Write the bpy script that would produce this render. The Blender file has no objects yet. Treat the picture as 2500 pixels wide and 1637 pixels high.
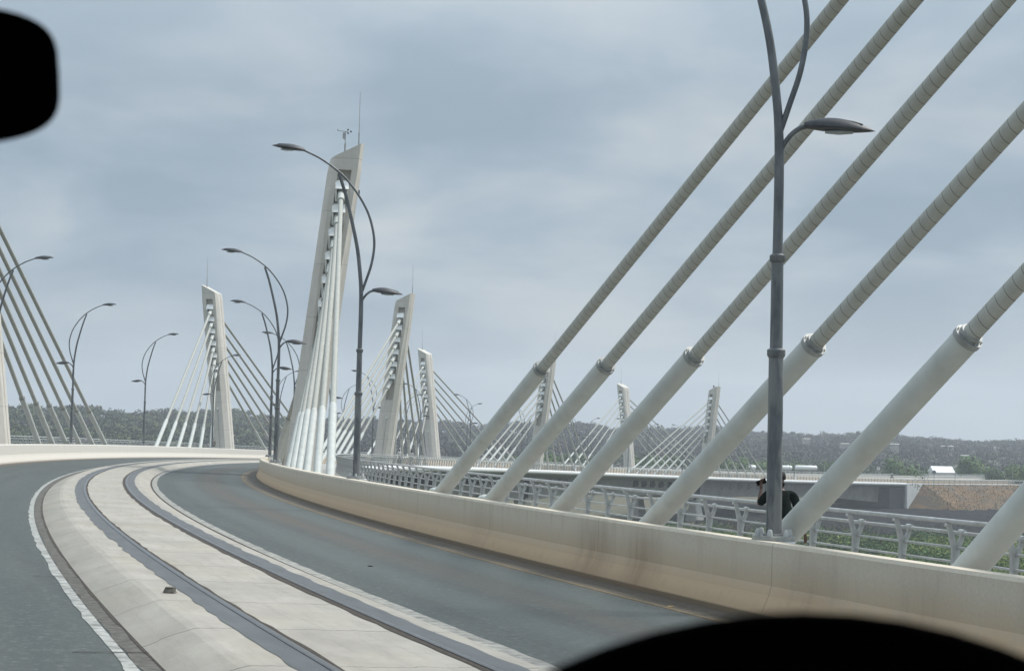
import bpy, math, random
import numpy as np
from mathutils import Matrix, Vector, Quaternion
R=random.Random(7); NR=np.random.default_rng(7)
HAZE=.00038; SUNE=3.8; SKYS=1.0
K=1.25            # one layout unit is 1.25 m
C=bpy.context.scene.collection
# ------------------------------------------------------------------ survey of the bridge (layout units)
F=3799.34; YH=1019.06; ROLL=.022831; CH=1.655743; OFF=3.16259; TH0=-.391906
K0,K1,K2,K3=.002947,.001332,-.000894,.000168
ZA,ZB,ZC,ZD=-.011291,-.00003,-.266136,.062499
B0,B1,B2=.045391,-.011116,.001969
HB=.81; WB=5.40; WL=5.745; LS=21.9977; SR=14.933; SL=90.0438
WT=7.349; HT=14.49; ST=73.4345; SP=70.3354; LEAN=.1155; WRL=9.13; HR=1.075; ZR=.147; SAB=359.3; FW=.195
N=1000; S0=-12.; S1=450.
sg=np.linspace(S0,S1,N); u_=np.maximum(sg,0)/100
th_=TH0+100*(K0*u_+K1*u_**2/2+K2*u_**3/3+K3*u_**4/4)
ds=sg[1]-sg[0]
x_=np.concatenate([[0],np.cumsum((np.sin(th_[1:])+np.sin(th_[:-1]))/2*ds)])
y_=np.concatenate([[0],np.cumsum((np.cos(th_[1:])+np.cos(th_[:-1]))/2*ds)])
x_+=OFF*math.cos(TH0)-np.interp(0,sg,x_); y_+=-OFF*math.sin(TH0)-np.interp(0,sg,y_)
z_=ZA*sg+ZB*sg**2+ZC*(sg/100)**3+ZD*(sg/100)**4
def th(s): return float(np.interp(s,sg,th_))
def at(s,w,h=0.):
    t=th(s); u=s/100
    return Vector((float(np.interp(s,sg,x_))+w*math.cos(t),float(np.interp(s,sg,y_))-w*math.sin(t),
                   float(np.interp(s,sg,z_))+h-(B0+B1*u+B2*u*u)*w))
GZ=-15.4
# ------------------------------------------------------------------ camera
pa=math.atan((YH-818.5)/F)
r0=Vector((1,0,0)); u0=Vector((0,-math.sin(pa),math.cos(pa))); f0=Vector((0,math.cos(pa),math.sin(pa)))
c,s=math.cos(ROLL),math.sin(ROLL)
RT=c*r0+s*u0; UP=c*u0-s*r0
def ray(px,py):
    d=f0+RT*((px-1250)/F)-UP*((py-818.5)/F); return d
CAM=Vector((0,0,CH))
def pix(px,py,dist):       # world point (units) seen at a photo pixel at a forward distance
    return CAM+ray(px,py)*dist
cd=bpy.data.cameras.new('camera'); cam=bpy.data.objects.new('camera',cd); C.objects.link(cam)
M3=Matrix((RT,UP,-f0)).transposed(); M4=M3.to_4x4(); M4.translation=CAM*K; cam.matrix_world=M4
cd.sensor_width=36; cd.lens=F/2500*36; cd.clip_start=.05; cd.clip_end=20000
cd.dof.use_dof=True; cd.dof.focus_distance=34; cd.dof.aperture_fstop=cd.lens/4.6
bpy.context.scene.camera=cam
# ------------------------------------------------------------------ materials
def new_mat(name):
    m=bpy.data.materials.new(name); m.use_nodes=True; nt=m.node_tree
    b=nt.nodes['Principled BSDF']; return m,nt,b
class NB:
    def __init__(s,nt): s.nt=nt
    def n(s,t,**k):
        o=s.nt.nodes.new(t)
        for a,v in k.items(): setattr(o,a,v)
        return o
    def link(s,a,b): s.nt.links.new(a,b)
    def val(s,sock,v):
        if isinstance(v,(int,float,tuple,list)): sock.default_value=v
        else: s.link(v,sock)
    def math(s,op,a,b=0.,c=0.,clamp=False):
        o=s.n('ShaderNodeMath',operation=op,use_clamp=clamp)
        for i,v in enumerate((a,b,c)): s.val(o.inputs[i],v)
        return o.outputs[0]
    def noise(s,vec,scale,detail=4,rough=.55,dist=0.):
        o=s.n('ShaderNodeTexNoise'); 
        if vec is not None: s.link(vec,o.inputs['Vector'])
        o.inputs['Scale'].default_value=scale; o.inputs['Detail'].default_value=detail; o.inputs['Roughness'].default_value=rough; o.inputs['Distortion'].default_value=dist
        return o.outputs[0]
    def ramp(s,v,lo,hi,a=0.,b=1.):
        o=s.n('ShaderNodeMapRange',clamp=True); s.val(o.inputs[0],v)
        for i,k in enumerate((lo,hi,a,b)): s.val(o.inputs[i+1],k)
        return o.outputs[0]
    def mix(s,f,a,b):
        o=s.n('ShaderNodeMix',data_type='RGBA'); s.val(o.inputs[0],f)
        for i,v in ((6,a),(7,b)):
            if isinstance(v,tuple): o.inputs[i].default_value=(*v[:3],1)
            else: s.link(v,o.inputs[i])
        return o.outputs[2]
    def scale(s,vec,sc):
        o=s.n('ShaderNodeMapping'); s.link(vec,o.inputs[0]); o.inputs['Scale'].default_value=sc; return o.outputs[0]
    def obj(s): return s.n('ShaderNodeTexCoord').outputs['Object']
    def uv(s): return s.n('ShaderNodeTexCoord').outputs['UV']
    def sep(s,v):
        o=s.n('ShaderNodeSeparateXYZ'); s.link(v,o.inputs[0]); return o.outputs
    def bump(s,h,st,dist=.02):
        o=s.n('ShaderNodeBump'); o.inputs['Strength'].default_value=st; o.inputs['Distance'].default_value=dist; s.link(h,o.inputs['Height']); return o.outputs[0]
def simple(name,col,rough=.6,metal=0.,var=.12,sc=3.,bump=0.,vs=(1,1,1),spec=.5,dirt=None,dirtamt=.5):
    m,nt,b=new_mat(name); q=NB(nt); o=q.scale(q.obj(),vs)
    n=q.noise(o,sc,5); d=tuple(max(0,x*(1-var*2)) for x in col); e=tuple(x*(1+var) for x in col)
    colr=q.mix(q.ramp(n,.3,.7),d,e)
    if dirt:
        n2=q.noise(q.scale(q.obj(),(2.2,2.2,.5)),1.1,6,.65)
        colr=q.mix(q.ramp(n2,.5,.75,0,dirtamt),colr,dirt)
    q.link(colr,b.inputs['Base Color']); b.inputs['Roughness'].default_value=rough; b.inputs['Metallic'].default_value=metal
    b.inputs['Specular IOR Level'].default_value=spec
    if bump: q.link(q.bump(q.noise(o,sc*8,3),bump),b.inputs['Normal'])
    return m
def asphalt(name,right):
    m,nt,b=new_mat(name); q=NB(nt); uv=q.uv(); x=q.sep(uv)      # uv = (w, s)
    fine=q.noise(q.obj(),45,3,.7); mid=q.noise(q.scale(uv,(1.6,.06,1)),1.6,5,.6); big=q.noise(q.scale(uv,(.5,.05,1)),1.,3)
    base=q.mix(q.ramp(mid,.3,.7),(.050,.060,.057),(.086,.098,.093))
    base=q.mix(q.ramp(fine,.35,.7,0,.55),base,(.035,.037,.038)); sp=q.noise(q.obj(),11,4,.8); base=q.mix(q.ramp(sp,.52,.68,0,.55),base,(.15,.162,.152)); pt=q.noise(q.scale(uv,(1.1,.22,1)),.9,5,.7,.8); base=q.mix(q.ramp(pt,.55,.63,0,.3),base,(.05,.054,.055))
    if right:
        # brown dust between the wheel tracks and towards the barrier
        a=q.math('ABSOLUTE',q.math('SUBTRACT',x[0],3.35)); dust=q.math('MULTIPLY',q.ramp(a,.0,.75,1,0),q.ramp(big,.35,.65,.2,.8))
        base=q.mix(dust,base,(.092,.078,.062))
        e=q.ramp(q.math('ADD',x[0],q.math('MULTIPLY',q.noise(q.scale(uv,(1,.5,1)),2.,4),.25)),4.68,4.85)
        grit=q.noise(uv,14,5,.75)
        base=q.mix(e,base,q.mix(q.ramp(grit,.35,.65),(.066,.056,.045),(.13,.11,.085)))
        # tyre-worn paler bands
        for c0 in (2.45,4.15):
            a=q.ramp(q.math('ABSOLUTE',q.math('SUBTRACT',x[0],c0)),.1,.45,.35,0); base=q.mix(a,base,(.098,.114,.109))
    else:
        e=q.ramp(x[0],-5.0,-4.8,1,0); base=q.mix(e,base,(.12,.10,.08))
    q.link(base,b.inputs['Base Color']); q.link(q.ramp(mid,.3,.7,.65,.85),b.inputs['Roughness']); b.inputs['Specular IOR Level'].default_value=.3
    q.link(q.bump(fine,.35,.012),b.inputs['Normal']); return m
def slab_mat():
    m,nt,b=new_mat('track slab concrete'); q=NB(nt); uv=q.uv(); x=q.sep(uv)
    n=q.noise(q.scale(uv,(1,.6,1)),1.3,6,.65); n2=q.noise(q.obj(),14,4)
    c0=q.mix(q.ramp(n,.3,.72),(.255,.236,.203),(.375,.350,.305)); c0=q.mix(q.ramp(n2,.4,.8,0,.25),c0,(.25,.235,.205))
    blotch=q.noise(q.scale(uv,(.8,.35,1)),1.1,4); c0=q.mix(q.ramp(blotch,.5,.72,0,.4),c0,(.27,.235,.165)); dr=q.noise(q.scale(uv,(4,.35,1)),2.2,6,.75); c0=q.mix(q.ramp(dr,.5,.72,0,.5),c0,(.19,.175,.15))
    # left bevel, darker towards its foot
    lb=q.ramp(x[0],-1.44,-1.0,.42,0); c0=q.mix(lb,c0,(.165,.155,.135))
    wob=q.math('MULTIPLY',q.math('SUBTRACT',q.noise(q.scale(uv,(3,.2,1)),2.,3),.5),.12)
    sj=q.math('ADD',q.math('DIVIDE',x[1],1.92),wob)
    fr=q.math('FRACT',sj); j=q.math('LESS_THAN',fr,.012); 
    fr2=q.math('FRACT',q.math('ADD',q.math('DIVIDE',x[1],3.8),.21)); j2=q.math('LESS_THAN',fr2,.006)
    jj=q.math('MULTIPLY',j,q.ramp(q.noise(uv,1.2,2),.35,.5,.3,.9))
    c0=q.mix(q.math('MULTIPLY',jj,.85),c0,(.055,.048,.04))
    q.link(c0,b.inputs['Base Color']); b.inputs['Roughness'].default_value=.8
    q.link(q.bump(q.math('SUBTRACT',n2,jj),.4,.01),b.inputs['Normal']); return m
def strip_mat(name,wc,wid,col,col2,rag):
    # patched asphalt beside the rail, ragged where it meets the concrete (alpha edge done in geometry)
    m,nt,b=new_mat(name); q=NB(nt); uv=q.uv()
    n=q.noise(q.scale(uv,(2,.5,1)),3,5); q.link(q.mix(q.ramp(n,.3,.7),col,col2),b.inputs['Base Color']); b.inputs['Roughness'].default_value=.6
    q.link(q.bump(q.noise(q.obj(),40,3),.3,.01),b.inputs['Normal']); return m
def barrier_mat(name,dust,stain):
    m,nt,b=new_mat(name); q=NB(nt); uv=q.uv(); x=q.sep(uv)     # uv = (height, s)
    st=q.noise(q.scale(uv,(.55,3.2,1)),1.6,5,.6); big=q.noise(q.scale(uv,(.6,.12,1)),2.,3); fine=q.noise(uv,30,4,.7)
    c0=q.mix(q.ramp(fine,.3,.7),*(((.50,.445,.36),(.58,.525,.43)) if dust>.5 else ((.55,.53,.48),(.63,.61,.56))))
    h=q.math('ADD',x[0],q.math('MULTIPLY',q.math('SUBTRACT',st,.5),.30))
    low=q.ramp(h,.24,.64,1,0); c0=q.mix(q.math('MULTIPLY',low,.88*dust),c0,(.47,.335,.205))
    foot=q.ramp(h,.10,.2,1,0); c0=q.mix(q.math('MULTIPLY',foot,.55*dust),c0,(.36,.25,.15))
    c0=q.mix(q.math('MULTIPLY',q.ramp(st,.50,.70),.24*dust),c0,(.32,.245,.16))
    fl=q.ramp(x[0],.055,.075,1,0); c0=q.mix(q.math('MULTIPLY',fl,.7*dust),c0,(.085,.07,.05))
    pj=q.math('LESS_THAN',q.math('FRACT',q.math('DIVIDE',x[1],4.8)),.0025); c0=q.mix(q.math('MULTIPLY',pj,.6),c0,(.12,.1,.08))
    if stain:
        for s_,wd,am in ((19.3,1.0,.50),(17.7,.8,.62),(13.6,.8,.3),(11.6,.7,.25),(24.5,.9,.2)):
            g=q.ramp(q.math('ABSOLUTE',q.math('SUBTRACT',x[1],s_)),0,wd,1,0); g=q.math('MULTIPLY',q.math('POWER',g,1.1),q.ramp(st,.3,.6,.35,1))
            g=q.math('MULTIPLY',g,q.ramp(x[0],.78,.60,.25,1)); c0=q.mix(q.math('MULTIPLY',g,am),c0,(.21,.135,.08))
    q.link(c0,b.inputs['Base Color']); b.inputs['Roughness'].default_value=.85
    q.link(q.bump(fine,.25,.01),b.inputs['Normal']); return m
def cable_mat():
    m,nt,b=new_mat('stay cable sheath'); q=NB(nt); uv=q.uv(); x=q.sep(uv)   # uv = (turn 0..1, length)
    ph=q.math('FRACT',q.math('ADD',q.math('DIVIDE',x[1],.135),x[0]))
    ln=q.math('LESS_THAN',ph,.075); ridge=q.math('POWER',q.math('ABSOLUTE',q.math('SUBTRACT',ph,.5)),2.)
    n=q.noise(q.obj(),6,4); n2=q.noise(q.scale(uv,(3,.8,1)),2.,5)
    c0=q.mix(q.ramp(n,.3,.7),(.345,.35,.318),(.42,.425,.392)); c0=q.mix(q.ramp(n2,.5,.8,0,.3),c0,(.30,.28,.235))
    c0=q.mix(q.math('MULTIPLY',ln,.8),c0,(.15,.14,.12))
    q.link(c0,b.inputs['Base Color']); b.inputs['Roughness'].default_value=.72; b.inputs['Specular IOR Level'].default_value=.25
    q.link(q.bump(q.math('SUBTRACT',1.,ridge),.3,.02),b.inputs['Normal']); return m
def tint_mat(name,cols,rough=.7,trans=.0):
    m,nt,b=new_mat(name); q=NB(nt)
    a=q.n('ShaderNodeAttribute',attribute_name='tint'); v=a.outputs['Fac']
    r=q.n('ShaderNodeValToRGB'); q.link(v,r.inputs[0]); e=r.color_ramp.elements
    while len(e)<len(cols): e.new(.5)
    for i,cc in enumerate(cols): e[i].position=i/(len(cols)-1); e[i].color=(*cc,1)
    q.link(r.outputs[0],b.inputs['Base Color']); b.inputs['Roughness'].default_value=rough; b.inputs['Specular IOR Level'].default_value=.2
    return m
def pole_mat():
    m,nt,b=new_mat('galvanised lamp steel'); q=NB(nt)
    o=q.obj(); n=q.noise(q.scale(o,(3,3,1.1)),2.2,5,.6); n2=q.noise(q.scale(o,(5,5,.7)),1.3,3); z=q.sep(o)[2]
    c0=q.mix(q.ramp(n,.38,.62),(.088,.099,.108),(.145,.158,.168))
    low=q.ramp(z,5.2,2.2,0,1)
    c0=q.mix(q.math('MULTIPLY',q.ramp(n2,.46,.53),q.math('MULTIPLY',low,.75)),c0,(.21,.218,.215))
    q.link(c0,b.inputs['Base Color']); b.inputs['Roughness'].default_value=.5; b.inputs['Metallic'].default_value=.35
    q.link(q.bump(n,.1),b.inputs['Normal']); return m
M={}
M['asphR']=asphalt('asphalt right',True); M['asphL']=asphalt('asphalt left',False)
M['slab']=slab_mat()
M['strip']=strip_mat('rail strip asphalt',0,0,(.066,.070,.073),(.095,.10,.103),1)
M['rust']=simple('rusty groove',(.045,.034,.025),.9,0,.3,20)
M['rail']=simple('worn rail steel',(.17,.165,.16),.3,.8,.15,8)
M['gut']=simple('gutter grime',(.095,.09,.078),.95,0,.25,9,.3)
M['white']=simple('road paint white',(.30,.305,.285),.8,0,.28,7)
M['whitew']=simple('worn kerb paint',(.27,.265,.24),.8,0,.25,6)
M['yellow']=simple('road paint yellow',(.15,.115,.062),.85,0,.2,10)
M['barR']=barrier_mat('barrier concrete dusty',1.,True); M['barL']=barrier_mat('barrier concrete pale',.10,False)  # left barrier: paler base, little dust
M['conc']=simple('pylon concrete',(.55,.525,.475),.85,0,.06,1.2,.08,dirt=(.40,.375,.325),dirtamt=.35)
def conc_mat():
    m,nt,b=new_mat('pylon concrete'); q=NB(nt); o=q.obj(); x=q.sep(o)
    n=q.noise(o,1.1,5,.6); st=q.noise(q.scale(o,(2.6,2.6,.16)),1.3,5,.7); fn=q.noise(o,9,4,.7); pan=q.n('ShaderNodeTexWhiteNoise',noise_dimensions='1D'); q.link(q.math('FLOOR',q.math('DIVIDE',x[2],3.1)),pan.inputs['W'])
    c0=q.mix(q.ramp(n,.3,.7),(.50,.478,.43),(.585,.56,.51)); c0=q.mix(q.math('MULTIPLY',pan.outputs[0],.16),c0,(.38,.365,.33))
    c0=q.mix(q.ramp(st,.52,.72,0,.40),c0,(.36,.335,.285)); c0=q.mix(q.ramp(fn,.45,.75,0,.15),c0,(.36,.345,.31))
    j=q.math('LESS_THAN',q.math('FRACT',q.math('DIVIDE',x[2],3.1)),.014); c0=q.mix(q.math('MULTIPLY',j,.5),c0,(.27,.255,.225))
    q.link(c0,b.inputs['Base Color']); b.inputs['Roughness'].default_value=.85; q.link(q.bump(q.math('SUBTRACT',fn,j),.25,.02),b.inputs['Normal']); return m
M['conc']=conc_mat()
M['conc2']=simple('girder concrete',(.33,.32,.30),.9,0,.1,.5,.08,dirt=(.2,.19,.17),dirtamt=.5)
M['concd']=simple('shade-dark concrete',(.018,.021,.026),.8,0,.3,.6)  # shade of the abutment face and anchor recesses put into the colour
M['pipe']=simple('edge beam white',(.66,.665,.65),.6,0,.05,1.)
M['cable']=cable_mat()
M['sleeve']=simple('cable sleeve paint',(.455,.475,.45),.62,0,.05,3.,.03,dirt=(.33,.31,.27),dirtamt=.4)
M['flange']=simple('flange steel',(.30,.31,.30),.5,.2,.12,6.)
M['boxw']=simple('anchor box white',(.80,.80,.78),.6,0,.04,4.)
M['rail_p']=simple('railing grey paint',(.40,.415,.41),.5,0,.12,5.,.05,dirt=(.19,.175,.15),dirtamt=.45)
M['pole']=pole_mat(); M['head']=simple('lamp head grey',(.034,.039,.045),.55,.1,.2,9.,dirt=(.09,.09,.088),dirtamt=.5)
M['lens']=simple('lamp lens',(.30,.33,.34),.25,0,.1,5.)
M['black']=simple('matt black',(.0012,.0012,.0012),.95,0,.1,5.,spec=.02)
M['dark']=simple('dark fittings',(.03,.03,.032),.6,0,.2,5.)
M['straw']=tint_mat('dry straw',[(.09,.068,.042),(.12,.085,.048),(.16,.11,.055),(.20,.145,.075)])
M['grass']=tint_mat('grass blades',[(.075,.10,.025),(.13,.18,.035),(.20,.25,.06),(.27,.25,.11)])
M['leafg']=tint_mat('green leaves',[(.025,.052,.014),(.04,.088,.02),(.06,.12,.027),(.095,.145,.04)])
M['wood']=tint_mat('woodland leaves',[(.030,.027,.030),(.030,.036,.026),(.034,.052,.020),(.058,.080,.026),(.070,.055,.036),(.11,.075,.05)])
M['trunk']=simple('bark',(.09,.075,.06),.9,0,.2,4.)
M['shed']=simple('white sheet walls',(.78,.78,.76),.6,0,.03,.5); M['shedroof']=simple('white sheet roof',(.72,.73,.73),.5,0,.03,.5)
M['grey']=simple('galvanised post',(.33,.34,.34),.5,.2,.1,4.)
M['skin']=simple('brown skin',(.085,.04,.026),.5,0,.1,9.)
M['shirt']=simple('dark green jacket',(.006,.011,.009),.9,0,.3,9.,spec=.08); M['trous']=simple('black trousers',(.006,.007,.008),.9,0,.2,9.,spec=.08)
M['hair']=simple('black hair',(.006,.005,.005),.8,0,.2,20.)
M['shirtw']=simple('pale cloth',(.5,.5,.48),.8,0,.1,9.); M['shirtg']=simple('greyish cloth',(.14,.12,.1),.8,0,.1,9.)
M['stone']=simple('broken kerb stone',(.13,.12,.10),.9,0,.25,9.,.3)
M['leaf']=simple('dry leaf',(.42,.27,.12),.8,0,.2,9.)
def gravel_mat():
    m,nt,b=new_mat('dark riprap stone'); q=NB(nt); o=q.obj()
    v=q.n('ShaderNodeTexVoronoi'); q.link(o,v.inputs['Vector']); v.inputs['Scale'].default_value=.75
    n=q.noise(o,.9,6,.8)
    c0=q.mix(q.ramp(v.outputs['Distance'],0,.6),(.030,.031,.033),(.008,.008,.009)); c0=q.mix(q.ramp(n,.3,.8,0,.7),c0,(.038,.039,.042))
    q.link(c0,b.inputs['Base Color']); b.inputs['Roughness'].default_value=1.; b.inputs['Specular IOR Level'].default_value=.05; q.link(q.bump(v.outputs['Distance'],1.,.3),b.inputs['Normal']); return m
M['gravel']=gravel_mat()
def ground_mat():
    m,nt,b=new_mat('valley and hill soil'); q=NB(nt); o=q.obj()
    n=q.noise(o,.02,6,.6); n2=q.noise(o,.35,5,.7)
    c0=q.mix(q.ramp(n,.4,.6),(.055,.058,.035),(.11,.088,.058)); c0=q.mix(q.ramp(n2,.35,.7,0,.6),c0,(.06,.075,.03))
    q.link(c0,b.inputs['Base Color']); b.inputs['Roughness'].default_value=.95; return m
M['ground']=ground_mat()
def emb_mat():
    m,nt,b=new_mat('dry grass bank'); q=NB(nt); o=q.obj()
    n=q.noise(q.scale(o,(1,1,2.)),.35,6,.7); n2=q.noise(o,2.2,5,.8); n3=q.noise(q.scale(o,(1,1,3.)),.12,4,.6)
    c0=q.mix(q.ramp(n,.35,.65),(.10,.06,.03),(.23,.13,.052)); c0=q.mix(q.ramp(n2,.35,.7,0,.6),c0,(.055,.047,.03))
    c0=q.mix(q.ramp(n3,.45,.62,0,.75),c0,(.09,.078,.06))
    q.link(c0,b.inputs['Base Color']); b.inputs['Roughness'].default_value=.95; q.link(q.bump(n2,.8,.15),b.inputs['Normal']); return m
M['bank']=emb_mat()
# ------------------------------------------------------------------ mesh helpers
class MB:
    def __init__(s): s.v=[]; s.f=[]; s.uv=[]; s.has=False
    def add(s,vs,fs,uvs=None):
        o=len(s.v); s.v+=[tuple(v) for v in vs]; s.f+=[tuple(i+o for i in f) for f in fs]
        if uvs is None: s.uv+=[[(0,0)]*len(f) for f in fs]
        else: s.uv+=uvs; s.has=True
    def box(s,c,size,ax=None):
        X,Y,Z=ax if ax else (Vector((1,0,0)),Vector((0,1,0)),Vector((0,0,1)))
        c=Vector(c); a,b,d=[q/2 for q in size]
        vs=[c+X*i*a+Y*j*b+Z*k*d for k in(-1,1) for j in(-1,1) for i in(-1,1)]
        s.add(vs,[(0,2,3,1),(4,5,7,6),(0,1,5,4),(2,6,7,3),(0,4,6,2),(1,3,7,5)])
    def tube(s,pts,rs,n=10,cap=True,up=None,ell=1.):
        pts=[Vector(p) for p in pts]; 
        if not hasattr(rs,'__len__'): rs=[rs]*len(pts)
        m=len(pts); prev=None; L=0; rings=[]; Ls=[]
        for i,p in enumerate(pts):
            t=(pts[min(i+1,m-1)]-pts[max(i-1,0)])
            if t.length<1e-9: t=Vector((0,0,1))
            t.normalize()
            if prev is None:
                a=Vector(up) if up else (Vector((0,0,1)) if abs(t.z)<.9 else Vector((1,0,0)))
                b=(a-t*a.dot(t)).normalized()
            else: b=(prev-t*prev.dot(t)).normalized()
            prev=b; d=t.cross(b)
            if i: L+=(p-pts[i-1]).length
            Ls.append(L)
            rings.append([p+b*rs[i]*math.cos(2*math.pi*k/n)+d*rs[i]*ell*math.sin(2*math.pi*k/n) for k in range(n)])
        vs=[v for r_ in rings for v in r_]; fs=[]; uvs=[]
        for i in range(m-1):
            for k in range(n):
                k2=(k+1)%n; fs.append((i*n+k,i*n+k2,(i+1)*n+k2,(i+1)*n+k))
                uvs.append([(k/n,Ls[i]),((k+1)/n,Ls[i]),((k+1)/n,Ls[i+1]),(k/n,Ls[i+1])])
        if cap:
            fs.append(tuple(range(n))[::-1]); uvs.append([(0,0)]*n)
            fs.append(tuple((m-1)*n+k for k in range(n))); uvs.append([(0,0)]*n)
        s.add(vs,fs,uvs)
    def rings(s,rings,cap=True,closed=True):
        n=len(rings[0]); vs=[v for r_ in rings for v in r_]; fs=[]
        for i in range(len(rings)-1):
            for k in range(n if closed else n-1):
                k2=(k+1)%n; fs.append((i*n+k,i*n+k2,(i+1)*n+k2,(i+1)*n+k))
        if cap: fs.append(tuple(range(n))[::-1]); fs.append(tuple((len(rings)-1)*n+k for k in range(n)))
        s.add(vs,fs)
    def sweep(s,prof,ss,closed=False,uvw=True,shift=None,cap=True):
        # prof: list of (w,h); uv = (w or profile height, s)
        n=len(prof); vs=[]; fs=[]; uvs=[]
        for sv in ss:
            for (w,h) in prof:
                if shift: w,h=shift(sv,w,h)
                vs.append(at(sv,w,h))
        ks=range(n if closed else n-1)
        for i in range(len(ss)-1):
            for k in ks:
                k2=(k+1)%n; fs.append((i*n+k,(i+1)*n+k,(i+1)*n+k2,i*n+k2))
                a=(prof[k][0] if uvw else prof[k][1]); b=(prof[k2][0] if uvw else prof[k2][1])
                uvs.append([(a,ss[i]),(a,ss[i+1]),(b,ss[i+1]),(b,ss[i])])
        if closed and cap:
            fs.append(tuple(range(n))); uvs.append([(0,0)]*n)
            fs.append(tuple((len(ss)-1)*n+k for k in range(n))[::-1]); uvs.append([(0,0)]*n)
        s.add(vs,fs,uvs)
    def build(s,name,mat,parent=None,origin=None,smooth=False,ang=None,recalc=False):
        o=Vector(origin) if origin is not None else Vector((0,0,0))
        me=bpy.data.meshes.new(name); me.from_pydata([((v[0]-o.x)*K,(v[1]-o.y)*K,(v[2]-o.z)*K) for v in s.v],[],s.f)
        if s.has:
            l=me.uv_layers.new(name='UVMap'); l.data.foreach_set('uv',[c for f in s.uv for q in f for c in q])
        if recalc:
            import bmesh
            bm=bmesh.new(); bm.from_mesh(me); bmesh.ops.recalc_face_normals(bm,faces=bm.faces); bm.to_mesh(me); bm.free()
        me.materials.append(M[mat]); 
        if smooth:
            me.polygons.foreach_set('use_smooth',[True]*len(me.polygons))
            if ang: me.set_sharp_from_angle(angle=math.radians(ang))
        ob=bpy.data.objects.new(name,me); C.objects.link(ob)
        if parent is not None: ob.parent=parent
        elif origin is not None: ob.location=o*K
        return ob
def tag(o,label=None,cat=None,group=None,kind=None):
    for k,v in (('label',label),('category',cat),('group',group),('kind',kind)):
        if v: o[k]=v
    return o
def empty(name,loc=(0,0,0),rz=0.):
    o=bpy.data.objects.new(name,None); C.objects.link(o); o.location=Vector(loc)*K; o.rotation_euler=(0,0,rz); o.empty_display_size=.3; return o
def copy_tree(o,parent=None):
    c_=o.copy(); C.objects.link(c_); c_.parent=parent
    for ch in list(o.children): copy_tree(ch,c_)
    return c_
def srange(a,b):
    out=[a]; 
    while out[-1]<b-1e-6:
        v=out[-1]; st=.4 if v<60 else (.8 if v<110 else 2.); out.append(min(b,v+st))
    return out
# ------------------------------------------------------------------ carriageways and track
SE=445.
ss=srange(-10,SE); sd=srange(-10,SAB)
def rag(seed,amp,which):
    rr=random.Random(seed); a=[rr.uniform(-1,1) for _ in range(4000)]
    def g(sv,w,h):
        if w!=which: return w,h
        i=int((sv+20)*3.); t=(sv+20)*3.-i
        return w+amp*(a[i]*(1-t)+a[i+1]*t),h
    return g
def sheet(name,mat,prof,s_,kind='structure',shift=None,parent=None):
    m=MB(); m.sweep(prof,s_,shift=shift); o=m.build(name,mat,parent,smooth=False)
    if kind: o['kind']=kind
    return o
def fine(a,b,st):
    out=[a]
    while out[-1]<b: out.append(out[-1]+st)
    return out
sheet('road','asphR',[(1.28,0),(1.9,0),(2.6,0),(3.4,0),(4.2,0),(4.8,0),(5.40,0)],ss)
sheet('road','asphL',[(-5.40,0),(-4.8,0),(-4.1,0),(-3.3,0),(-2.4,0),(-1.42,0)],ss)
near=fine(-8,70,.16); far=srange(70,SE)
sheet('lane_marking','white',[(-1.69,.004),(-1.60,.004)],near+far[1:],shift=rag(1,.017,-1.69))
sheet('gutter','gut',[(-1.59,.0035),(-1.43,.0035)],near+far[1:],shift=rag(2,.02,-1.59))
sheet('lane_marking','whitew',[(1.34,.005),(1.50,.005)],near+far[1:],shift=rag(3,.018,1.50))
sheet('gutter','rust',[(1.285,.003),(1.34,.003)],near+far[1:])
sheet('joint_crack','rust',[(-1.462,.0075),(-1.43,.0075)],near+far[1:],shift=rag(7,.014,-1.462))
sheet('lane_marking','yellow',[(4.66,.004),(4.73,.004)],near+far[1:],shift=rag(4,.012,4.66))
sheet('lane_marking','yellow',[(-4.80,.004),(-4.73,.004)],srange(40,SE))
mb=MB(); mb.sweep([(-1.44,-.03),(-1.44,.006),(-1.10,ZR-.012),(-1.03,ZR),(-.5,ZR),(0,ZR),(.5,ZR),(.93,ZR),(1.0,ZR-.02),(1.285,.006),(1.285,-.03)],ss)
slab=tag(mb.build('track_slab','slab'),kind='structure')
for sgn in (-1,1):
    if sgn<0: a,b,c1,c2,d1,d2=-.765,-.567,-.567,-.507,-.507,-.462
    else: a,b,c1,c2,d1,d2=.80,.585,.585,.527,.527,.452
    p=sorted([a,b]); sheet('track_patch','strip',[(p[0],ZR+.004),(p[1],ZR+.004)],near+far[1:],kind=None,shift=rag(10+sgn,.024,a),parent=slab)
    p=sorted([d1,d2]); sheet('rail_groove','rust',[(p[0],ZR+.0045),(p[1],ZR+.0045)],near+far[1:],kind=None,shift=rag(20+sgn,.016,d2),parent=slab)
    p=sorted([c1,c2]); m=MB(); m.sweep([(p[0],ZR),(p[0],ZR+.010),(p[0]+.01,ZR+.014),(p[1]-.01,ZR+.014),(p[1],ZR+.010),(p[1],ZR)],ss); m.build('rail','rail',slab)
# small expansion gaps across the left edge line
for px,py in ((140,1408),(290,1590)):
    pass
# pavements outside the barriers
for sgn in (1,-1):
    pr=[(5.55*sgn,-.02),(5.55*sgn,FW),(9.22*sgn,FW),(9.22*sgn,-.1)]
    m=MB(); m.sweep(pr if sgn<0 else pr[::-1],sd); tag(m.build('pavement','conc2',recalc=True),kind='structure')
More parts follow.
